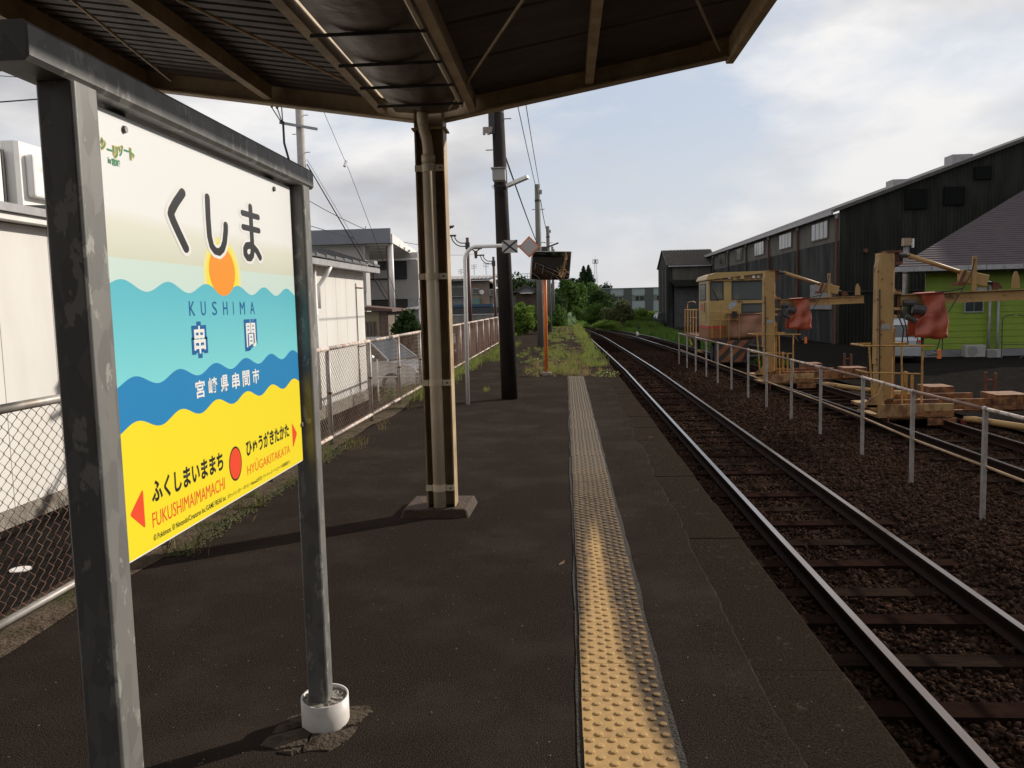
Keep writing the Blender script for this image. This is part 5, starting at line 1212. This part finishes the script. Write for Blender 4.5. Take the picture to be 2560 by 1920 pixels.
# bent pipe frames by the green wall
t = thing('pipe_stand', 'thin dark pipe stand with T top before the green wall', 'pipe stand', (18.2,34.5,-1.06))
b = MB(); b.tube([(17.65,34.5,-1.06),(17.65,34.5,.55),(17.75,34.5,.66),(18.1,34.5,.70)],.022,6); b.tube([(18.6,34.5,-1.06),(18.6,34.5,.60),(18.25,34.5,.70)],.022,6); b.tube([(18.6,34.5,.60),(19.0,34.5,.70)],.022,6); b.tube([(17.65,34.5,-.5),(18.6,34.5,-.5)],.018,6); b.tube([(18.6,34.5,-.9),(18.2,34.2,-1.06)],.018,5)
b.build('pipework', M_darkmet, t)

# ================================================================== YELLOW CRANE TROLLEYS
def crane(label):
    y = 17.0; ox, oy, oz = 6.8, y, ZR
    t = thing('rail_crane_trolley', label, 'crane trolley', (ox,oy,oz), 'yellow rail cranes on the siding')
    B = lambda: MB()
    b = B(); b.bevbox(6.25,6.545,16.88,17.16,-.50,2.42,.02); b.build('mast', M_yel, t)
    B().prism_y([(6.22,.2),(6.25,.2),(6.25,2.30),(6.22,2.15)],16.9,17.12).build('mast_stiffener', M_yel, t)
    B().prism_y([(6.15,-.50),(6.42,-.52),(6.34,-.10),(6.24,.02),(6.20,-.25)],16.84,16.875).build('gusset', M_yel, t)
    b = B(); b.box(6.38,6.68,16.86,17.18,2.42,2.46); b.box(6.545,6.70,16.92,17.12,2.18,2.24); b.box(6.545,6.64,16.94,17.10,2.26,2.40); b.build('mast_head', M_rust, t)
    b = B(); b.tube([(6.62,17.0,2.37),(6.86,17.0,2.36)],.05,8); b.build('pivot', M_darkmet, t)
    b = B(); b.tube([(6.80,17.0,2.375),(7.86,17.0,2.00)],[.048,.042],12); b.build('stay_arm', M_yel, t, smooth='auto')
    b = B(); b.prism_y([(7.83,2.05),(8.38,1.925),(8.33,1.70),(7.85,1.80)],16.9,17.1); b.build('winch_housing', M_yel, t, bevel=.012)
    b = B(); b.bar((7.80,16.88,1.80),(7.90,16.88,2.03),.05,.05); b.box(7.74,7.86,16.85,17.1,1.73,1.80); b.build('winch_bracket', M_rust, t)
    B().box(8.02,8.10,16.84,16.885,1.62,2.31).build('guide_bar', M_yel, t)
    b = B(); b.tube([(8.33,17,1.80),(8.47,17,1.76)],.035,8); b.build('hydraulic_rod', M_black, t); b = B(); b.prism_y([(8.46,1.80),(8.58,1.78),(8.66,1.66),(8.50,1.64)],16.95,17.05); b.build('clevis', M_rust, t)
    # I-beam jib
    b = B(); x0,x1 = 6.70,9.10; z0_,z1_ = 1.375,1.455
    def sl_(x): return z0_+(x-x0)*.020
    def seg(za,zb,ya,yb): b.add([(x0,ya,sl_(x0)+za),(x1,ya,sl_(x1)+za),(x1,yb,sl_(x1)+za),(x0,yb,sl_(x0)+za),(x0,ya,sl_(x0)+zb),(x1,ya,sl_(x1)+zb),(x1,yb,sl_(x1)+zb),(x0,yb,sl_(x0)+zb)],[(0,3,2,1),(4,5,6,7),(0,1,5,4),(1,2,6,5),(2,3,7,6),(3,0,4,7)])
    seg(0,.014,16.94,17.06); seg(.014,.20,16.995,17.005); seg(.20,.214,16.94,17.06)
    J = b.build('jib_beam', M_yel, t)
    text("左右側のアームをレールと直角にすること", 7.62, 8.30, 1.46, 1.515, 16.93+.0639, mat("faded_red_print",(.28,.12,.06),.7), J, .01, 'lettering', 'y')
    b = B(); b.prism_y([(8.85,1.66),(9.0,1.665),(8.99,1.88),(8.94,1.99),(8.90,1.99),(8.86,1.88)],16.99,17.01); b.build('jib_cleat', M_yel, t)
    b = B()
    for (xa,xb,za,zb) in ((6.545,6.70,1.60,1.64),(6.545,6.72,1.28,1.33),(6.545,6.66,1.12,1.18)): b.box(xa,xb,16.9,17.12,za,zb)
    b.prism_y([(6.545,1.62),(6.70,1.58),(6.545,1.78)],17.0,17.02); b.build('jib_hinge', M_yel, t, kind='stuff')
    b = B(); b.tube([(6.68,17.0,1.12),(6.68,17.0,1.68)],.032,8); b.build('hinge_pin', M_rust, t)
    b = B(); b.tube([(6.74,16.95,1.42),(6.98,16.9,1.40)],.07,10); b.tube([(6.90,16.88,1.30),(7.12,16.84,1.26)],[.10,.12],12); b.tube([(6.80,16.95,1.15),(6.98,16.9,1.05)],.06,8); b.build('hoist_motor', M_darkmet, t)
    # red tarpaulin thrown over the hoist
    vs = []; nu, nv = 14, 12; rg = random.Random(4)
    for j in range(nv+1):
        v_ = j/nv
        for i in range(nu+1):
            u = i/nu
            left = 6.98 + (.12*sin(v_*pi) if v_ < .55 else -.08*min(1,(v_-.55)*3)); right = 7.47+.10*v_
            zt_ = 1.60+.025*u; zb_ = .715+.03*sin(u*7)
            x = left+(right-left)*u+.018*sin(v_*9+u*3); z = zt_+(zb_-zt_)*v_
            yy = 16.80-.07*sin(u*pi)-.035*sin(u*12+v_*4)*v_-.02*sin(v_*14+u*5)-.03*v_
            vs.append((x,yy,z))
    n = nu+1; k0 = len(vs)
    for i in range(nu+1):  # top folds over the beam
        u = i/nu; vs.append((6.98+.49*u,17.10,1.615+.02*u))
    b = B(); b.add(vs,[(j*n+i,j*n+i+1,(j+1)*n+i+1,(j+1)*n+i) for j in range(nv) for i in range(nu)]+[(i,i+1,k0+i+1,k0+i) for i in range(nu)])
    vs2 = [(x,17.12+(17.12-yy)*.3,z) for x,yy,z in vs[:k0]]
    b.add(vs2,[(j*n+i,(j+1)*n+i,(j+1)*n+i+1,j*n+i+1) for j in range(nv) for i in range(nu)])
    o = b.build('tarpaulin', M_redtarp, t, smooth=True); mm = o.modifiers.new('thick','SOLIDIFY'); mm.thickness = .004
    b = B(); b.tube([(8.05,16.83,2.25),(7.98,16.82,1.95),(7.80,16.82,1.62),(7.56,16.80,1.22)],.011,5); b.tube([(7.3,16.83,1.62),(7.55,16.82,1.63),(7.84,16.84,1.68)],.012,5); b.build('hoist_cable', M_black, t)
    b = B(); b.tube([(7.42,16.8,.72),(7.36,16.8,.50),(7.30,16.8,.42),(7.40,16.8,.33),(7.46,16.8,.5),(7.46,16.8,.72)],.012,5); b.tube([(7.0,16.85,.72),(6.98,16.85,.60),(7.1,16.85,.58),(7.12,16.85,.72)],.012,5); b.tube([(7.1,16.85,.5),(7.2,16.85,.36),(7.36,16.8,.38)],.01,5); b.build('hanging_cable', M_black, t)
    B().box(7.37,7.43,16.77,16.83,.30,.48).build('pendant_switch', M_orange, t)
    # basket railing
    b = B(); R = .021
    b.tube([(5.86,16.55,.60),(6.55,16.55,.585),(7.20,16.6,.57)],R,6); b.tube([(5.86,16.55,.60),(5.86,17.3,.60),(6.25,17.3,.60)],R,6); b.tube([(5.93,16.55,.07),(7.0,16.57,.02)],.018,6); b.tube([(5.93,16.55,.07),(5.93,17.2,.07)],.018,6)
    b.tube([(5.95,16.55,.58),(6.03,16.55,-.45)],.021,6); b.tube([(6.98,16.57,.57),(6.98,16.57,-.55)],.021,6); b.tube([(6.57,16.55,.58),(6.60,16.55,-.55)],.018,6)
    b.build('basket_railing', M_yel2, t)
    b = B(); b.box(6.60,6.66,17.1,17.16,-.5,.92); b.box(6.72,6.78,16.75,16.81,-.5,.06); b.box(6.86,6.90,16.75,16.80,-.5,.02); b.box(6.58,6.9,17.05,17.2,.55,.62); b.build('inner_upright', M_yel2, t)
    # base
    b = B(); b.box(6.10,7.55,16.45,16.49,-.80,-.56); b.box(6.10,7.55,16.45,17.6,-.82,-.79); b.prism_y([(5.87,-.52),(6.14,-.34),(6.20,-.10),(6.24,-.10),(6.24,-.75),(5.92,-.62)],16.5,16.54); b.box(5.87,6.24,16.5,17.3,-.62,-.57); b.build('base_tray', M_traymix, t)
    b = B(); b.box(6.58,8.50,16.9,16.96,-.74,-.53); b.box(6.58,8.50,17.7,17.76,-.74,-.50); b.box(6.3,9.2,16.96,17.70,-.80,-.76); b.box(6.2,7.4,16.5,17.8,-.86,-.82); b.build('deck', M_rdeck, t)
    b = B(); b.box(8.50,9.14,16.75,17.4,-.66,-.44); b.box(8.46,9.18,16.72,17.43,-.74,-.66); b.build('ballast_box', M_rdeck, t, bevel=.008)
    b = B(); b.box(7.69,8.22,17.9,18.5,-.55,-.38); b.build('ballast_box', M_rdeck, t, bevel=.008)
    b = B(); b.tube([(8.90,18,-.75),(8.90,18,-.10)],.035,8); b.tube([(9.10,18,-.75),(9.10,18,-.12)],.035,8); b.box(8.9,9.1,17.98,18.02,-.28,-.25); b.build('stake', M_rust, t)
    b = B(); b.tube([(7.72,16.4,-.86),(7.85,16.3,-.86),(8.9,15.3,-.98),(10.0,14.3,-.98)],[.05,.065,.065,.065],10); b.build('tow_bar', M_yel, t, smooth='auto')
    b = B(); b.box(7.05,7.60,16.42,16.45,-.98,-.84); b.build('step_plate', M_rdeck, t); B().tube([(7.72,16.42,-.92),(7.72,16.38,-.92)],.06,10).build('tail_lamp', mat("dull_red_lamp",(.16,.02,.02),.5), t)
    for x_ in (ox-.566,ox+.566):
        for yy in (16.6,17.6):
            if x_ > ox and yy > 17: pass
            w = B().tube([(x_-.05,yy,ZR+.15),(x_+.05,yy,ZR+.15)],.15,18).build('wheel', M_rust, t); sub(B().tube([(x_-.07,yy,ZR+.15),(x_+.07,yy,ZR+.15)],.05,10),'axle_box',M_darkmet,w)
    B().tube([(7.10,16.44,-1.0),(7.10,16.40,-1.0)],.0,3) if False else None
    B().box(6.30,6.47,16.868,16.878,.90,1.0).build('name_plate', M_gutw, t)
    for z in (.3,.9,1.5,2.05): B().tube([(6.235,16.9,z),(6.215,16.9,z)],.02,6).build('mast_bolt', M_rust, t)
    for z in (-.2,.35,.8,1.35,1.9): B().tube([(6.30,16.885,z),(6.30,16.865,z)],.014,6).build('mast_bolt', M_rust, t)
    b = B(); b.tube([(6.27,16.86,-.5),(6.265,16.84,.0),(6.26,16.85,.8),(6.25,16.86,1.7)],.012,5); b.tube([(6.62,16.9,1.2),(6.72,16.84,.9),(6.70,16.86,.62)],.014,5); b.tube([(6.64,16.92,1.45),(6.76,16.86,1.0),(6.82,16.86,.62)],.012,5); b.build('hydraulic_hose', M_black, t, kind='stuff')
    for i_ in range(5): B().box(8.50+.002+i_*.128,8.50+.006+i_*.128,16.742,16.75,-.66,-.44).build('box_seam', M_rust, t)
    B().box(8.50,9.14,16.742,16.75,-.475,-.462).build('box_seam', M_rust, t)
    B().tube([(6.30,16.44,-.80),(6.30,16.44,-1.0)],.02,6).build('step_rod', M_rust, t)
    B().prism_y([(6.56,-.80),(7.55,-.80),(7.55,-.70),(7.0,-.70)],16.44,16.448).build('rust_plate', M_rdeck, t)
    return t
bpy.context.view_layer.update()
c1 = crane('yellow crane trolley with red tarpaulin, in front of the green building')
copy_tree(c1, (6.8-.43, 17+7.6, ZR-.04), 'yellow crane trolley with red tarpaulin, beside the cream cab vehicle')

# ================================================================== TRACK MOTOR CAR
t = thing('track_maintenance_vehicle', 'cream and orange rail maintenance vehicle with big windows on the siding', 'rail vehicle', (6.7,34,ZR))
y = 33.0
M_in = mat("dim_interior",(.02,.02,.018),.8)
# body as wall pieces round the window openings
b = MB()
X0,X1,Z0,Z1 = 5.65,7.86,.10,2.60
def wallpiece(x0,x1,z0,z1): b.box(x0,x1,y,y+.05,z0,z1)
wallpiece(X0,5.73,Z0,Z1); wallpiece(5.73,6.22,Z0,1.60); wallpiece(5.73,6.22,2.30,Z1); wallpiece(6.22,6.57,Z0,Z1)
wallpiece(6.57,7.77,1.41,1.58); wallpiece(6.57,7.77,2.29,Z1); wallpiece(7.77,X1,Z0,Z1); wallpiece(6.57,6.95,Z0,1.41); wallpiece(6.95,7.77,Z0,1.08)
b.build('cab_front', M_cab, t)
b = MB(); b.box(5.65,5.70,33.05,33.55,Z0,Z1-.1); b.box(5.65,5.70,35.1,35.3,Z0,Z1-.1); b.box(5.65,5.70,33.55,35.1,Z0,1.57); b.box(5.65,5.70,33.55,35.1,2.26,Z1-.1); b.box(5.7,7.86,35.25,35.3,Z0,1.5); b.box(5.7,6.0,35.25,35.3,1.5,2.5); b.box(7.6,7.86,35.25,35.3,1.5,2.5); b.box(5.7,7.86,35.25,35.3,2.2,2.5); b.box(7.81,7.86,33.05,35.3,Z0,1.5); b.build('cab_side', M_cab, t)
d = MB().box(5.62,5.65,33.5,35.15,.72,1.50).build('door', M_cab, t)
sub(MB().box(5.60,5.62,33.62,33.68,1.1,1.5),'door_handle',M_black,d)
b = MB(); b.prism_y([(5.55,2.42),(5.62,2.56),(5.95,2.66),(7.95,2.68),(7.95,2.60),(5.55,2.38)],32.85,35.4); b.build('cab_roof', M_cab, t)
def pane(x0,x1,z0,z1):
    f = MB(); e=.03
    f.box(x0-e,x1+e,y-.012,y+.0,z0-e,z0); f.box(x0-e,x1+e,y-.012,y,z1,z1+e); f.box(x0-e,x0,y-.012,y,z0,z1); f.box(x1,x1+e,y-.012,y,z0,z1)
    w = f.build('window_frame', M_black, t); sub(MB().box(x0,x1,y+.012,y+.018,z0,z1),'pane',mat("cab_glass",(.10,.115,.11),.06,spec=.8),w)
pane(5.74,6.21,1.61,2.29); pane(6.58,7.76,1.59,2.28); pane(6.96,7.76,1.09,1.40)
w = MB().box(5.635,5.652,33.6,35.05,1.58,2.25).build('side_window', M_black, t); sub(MB().box(5.63,5.635,33.68,34.97,1.63,2.20),'pane',M_glassl,w)
MB().tube([(5.80,32.96,2.02),(6.02,32.95,1.56)],.015,5).build('wiper', M_black, t)
hp = MB().box(5.80,7.85,32.93,32.99,2.33,2.58).build('lamp_panel', M_yel, t)
sub(MB().box(5.84,7.82,32.92,32.93,2.37,2.54),'recess',mat("panel_brown",(.18,.11,.06),.7),hp)
sub(MB().box(6.58,6.72,32.90,32.93,2.36,2.58),'badge_plate',M_cab,hp)
for (x,m_) in ((5.93,mat("amber_lens",(.40,.10,.04),.3)),(6.10,M_refl),(6.27,M_rust),(6.45,M_white),(7.38,M_white),(7.56,M_refl)):
    sub(MB().tube([(x,32.92,2.455),(x,32.89,2.455)],.055,12),'headlight',m_,hp)
sub(MB().tube([(6.93,32.9,2.38),(6.93,32.9,2.56)],[.11,.05],10),'horn',M_yel,hp)
text("JR", 34.55*0+5.0, 5.2, 0, 1, 0, M_redband, t) if False else None
jr = MB().box(5.612,5.618,33.9,34.8,1.05,1.42).build('logo_plate', M_cab, t)
# letters on the side face the viewer along -X
def text_negx(s, y0, y1, z0, z1, x, m, parent, w=0.0):
    o = text(s, y1, y0, z0, z1, x, m, parent, w); return o
text_negx("JR", 34.85, 33.95, 1.13, 1.45, 5.608, mat("dull_red_letters",(.40,.07,.06),.5), t, .06); text_negx("九州", 34.6, 34.3, .98, 1.05, 5.608, mat("dull_red_letters",(.40,.07,.06),.5), t, .02)
text("1132", 6.60, 6.99, 1.455, 1.535, 32.99, M_darkmet, t, .03, plane='y')
b = MB(); b.box(5.64,6.32,32.985,32.998,.47,.57); b.build('red_band', M_redband, t); MB().box(5.636,5.648,33.0,35.3,.47,.57).build('red_band', M_redband, t)
b = MB(); b.box(5.64,6.32,32.98,32.998,.10,.465); b.build('orange_skirt', M_orcab, t); MB().box(5.636,5.648,33.0,35.3,.10,.465).build('orange_skirt', M_orcab, t)
b = MB(); b.box(5.9,7.7,33.6,34.6,.2,1.25); b.build('seat_box', M_in, t); MB().box(6.95,7.4,33.3,33.4,1.55,1.78).build('console', M_darkmet, t)
MB().box(6.72,6.90,33.12,33.16,1.78,1.88).build('paper_notice', M_white, t)
# faded tarpaulin across the front equipment
vs = []; nu, nv = 16, 8
for j in range(nv+1):
    for i in range(nu+1):
        u, v_ = i/nu, j/nv; vs.append((6.32+1.50*u, 32.62-.05*sin(u*9+v_*5)-.05*sin(u*3)*v_-.02*sin(v_*11), 1.03+.02*u-.03*sin(u*pi)-v_*(.93)))
n = nu+1; k0 = len(vs)
for i in range(nu+1): vs.append((6.32+1.5*i/nu,32.98,1.05))
b = MB(); b.add(vs,[(j*n+i,j*n+i+1,(j+1)*n+i+1,(j+1)*n+i) for j in range(nv) for i in range(nu)]+[(i,i+1,k0+i+1,k0+i) for i in range(nu)])
o = b.build('tarpaulin', M_ortarp, t, smooth=True); mm = o.modifiers.new('thick','SOLIDIFY'); mm.thickness = .004
# yellow guard frame with lamp and rag
b = MB(); yf = 32.5; q = .018
b.tube([(5.70,yf,.10),(5.70,yf,1.13)],q,6); b.tube([(5.66,yf,1.13),(6.75,yf,1.13)],q,6); b.tube([(5.66,yf,.82),(6.75,yf,.82)],q,6); b.tube([(6.75,yf,.05),(6.75,yf,1.13)],q,6); b.tube([(6.35,yf,.05),(6.35,yf,1.0)],.014,6)
b.tube([(6.02,yf,.82),(6.02,yf,1.35),(6.10,yf,1.52),(6.25,yf,1.56),(6.62,yf,1.56),(6.74,yf,1.45),(6.72,yf,1.10)],.015,6); b.tube([(6.02,yf,.1),(6.02,yf,.82)],q,6); b.box(5.98,6.06,yf-.02,yf+.02,.85,1.1)
b.build('guard_rail', M_yel2, t)
MB().add([(6.32,yf-.03,1.42),(6.62,yf-.03,1.56),(6.64,yf-.03,1.38),(6.36,yf-.03,1.20)],[(0,1,2,3)]).build('cloth', mat("grey_rag",(.34,.36,.40),.8,(.25,.27,.3),9), t)
MB().box(6.45,6.64,yf-.12,yf-.02,.90,1.14).build('work_lamp', M_black, t)
# frame, steps, rear deck with railing
b = MB(); b.box(5.55,7.95,32.9,39.2,-.06,.10); b.build('underframe', mat("rusty_frame",(.14,.06,.035),.8,(.08,.04,.025),5), t)
b = MB()
for yy in (35.8,36.6,37.4,38.2,39.1): b.tube([(5.60,yy,.10),(5.60,yy,1.18)],.022,6)
b.tube([(5.60,35.5,1.18),(5.60,39.1,1.18)],.024,6); b.tube([(5.60,35.5,.85),(5.60,37.0,.85)],.018,6); b.tube([(5.60,38.3,.1),(5.60,38.3,1.35),(5.64,38.35,1.52),(5.66,37.0,1.56),(5.66,36.2,1.5)],.022,6)
b.tube([(5.6,39.1,1.18),(7.8,39.1,1.18)],.022,6); b.tube([(7.8,39.1,.1),(7.8,39.1,1.18)],.022,6); b.build('deck_railing', M_yel2, t)
sk = MB().box(5.85,7.35,32.55,32.85,-.86,.02).build('front_skirt', mat("dark_skirt",(.035,.028,.026),.8), t)
for (xa) in (5.55,6.05,6.55):
    P_ = [(xa,-.84),(xa+.26,-.84),(xa+1.06,0.0),(xa+.80,0.0)]
    P_ = [(min(max(x_,5.86),7.34),z_) for x_,z_ in P_]
    if xa == 5.55: P_ = [(5.86,-.76),(5.86,-.50),(6.35,0.0),(6.61-.0,0.0)]; P_ = [(5.86,-.78),(6.61,0.0),(6.35,0.0),(5.86,-.52)]
    sub(MB().prism_y(P_,32.535,32.548),'hazard_stripe',M_orange if False else mat("dull_orange",(.25,.085,.022),.7,(.15,.05,.018),5),sk)
b = MB(); b.box(7.3,8.0,32.7,33.2,-.6,.05); b.tube([(7.0,32.45,-.45),(7.5,32.45,-.45)],.10,10); b.tube([(7.1,32.5,-.2),(7.9,32.5,-.3)],.05,8); b.tube([(7.0,32.4,-.62),(7.9,32.4,-.62)],.07,8); b.build('coupler_gear', M_darkmet, t)
for yy in (34.0,37.8):
    for x_ in (6.0,7.1): MB().tube([(x_-.06,yy,ZR+.36),(x_+.06,yy,ZR+.36)],.36,22).build('wheel', M_darkmet, t)
MB().box(5.70,5.80,35.2,36.2,-.62,-.52).build('step', M_yel, t); MB().tube([(5.72,37.5,-.45),(5.75,38.2,-.12)],.08,8).build('brake_cylinder', M_yel2, t)

# switch disc
t = thing('switch_indicator', 'round black disc marker with white bulb standing beside the siding points', 'signal', (5.42,62,-1.0))
MB().tube([(5.46,62,-.30),(5.46,61.95,-.30)],.12,16).build('disc', M_black, t); MB().tube([(5.44,62,-1.05),(5.44,62,-.35)],.03,6).build('stem', M_darkmet, t)
MB().tube([(5.38,61.9,-.82),(5.32,61.85,-.62)],[.12,.07],10).build('white_bulb', M_white, t)
# manhole lid seen through the fence and a dry twig on the ballast
tag(MB().disc((-5.03,7.02,-.742),.07*1.3,'z',18,.01).build('lid', M_white), 'small white round cover on the ground behind the chain link fence', 'cover')
tag(MB().tube([(2.62,4.2,-1.0),(2.60,4.23,-.955),(2.625,4.30,-.925)],.0045,5).build('twig', mat("pale_straw",(.75,.68,.5),.6)), 'pale curved straw standing on the ballast beside the rail', 'straw')
tag(MB().add([(-.07,4.77,.004),(-.037,4.79,.010),(-.03,4.82,.022),(-.06,4.80,.012)],[(0,1,2,3)]).build('dry_leaf', mat("dry_leaf",(.22,.12,.07),.7)), 'single dry leaf lying beside the tactile tiles', 'leaf')

# wooded bank behind the viewer (it shows in the mirror), then an added light-blocking house
cl = []
for (x,y) in ((17,-9),(20,-17),(17,-25),(12,-33),(5,-40),(-3,-45),(-12,-47),(-21,-42),(27,-3),(34,4),(-28,-34),(25,-24),(9,-46)):
    for q in range(5): cl.append((x+RNG.uniform(-3,3), y+RNG.uniform(-3,3), RNG.uniform(1,8), 4.5,4.5,4.0,520))
V, F = leaf_arrays(cl, .75); np_mesh('woodland', V, F, M_leafd, None, 'stuff')
t = thing('light_blocking_house', 'unseen brown house added behind the viewer to block skylight', 'building', (-4,-12,-.75))  # out of view, added to cut skylight on surfaces facing the viewer
MB().box(-9.5,-2.9,-20,-4.5,-.75,3.9).build('wall', M_wood, t)
MB().prism_x([(-20.6,3.9),(-4.2,3.9),(-12.4,6.0)],-9.9,-2.95).build('roof', M_tile, t)
for i in range(4):
    w = MB().box(-2.9,-2.86,-18+i*3.4,-16+i*3.4,.9,2.2).build('window_frame', M_gutw, t); sub(MB().box(-2.86,-2.85,-17.9+i*3.4,-16.1+i*3.4,1.0,2.1),'pane',M_glass,w)
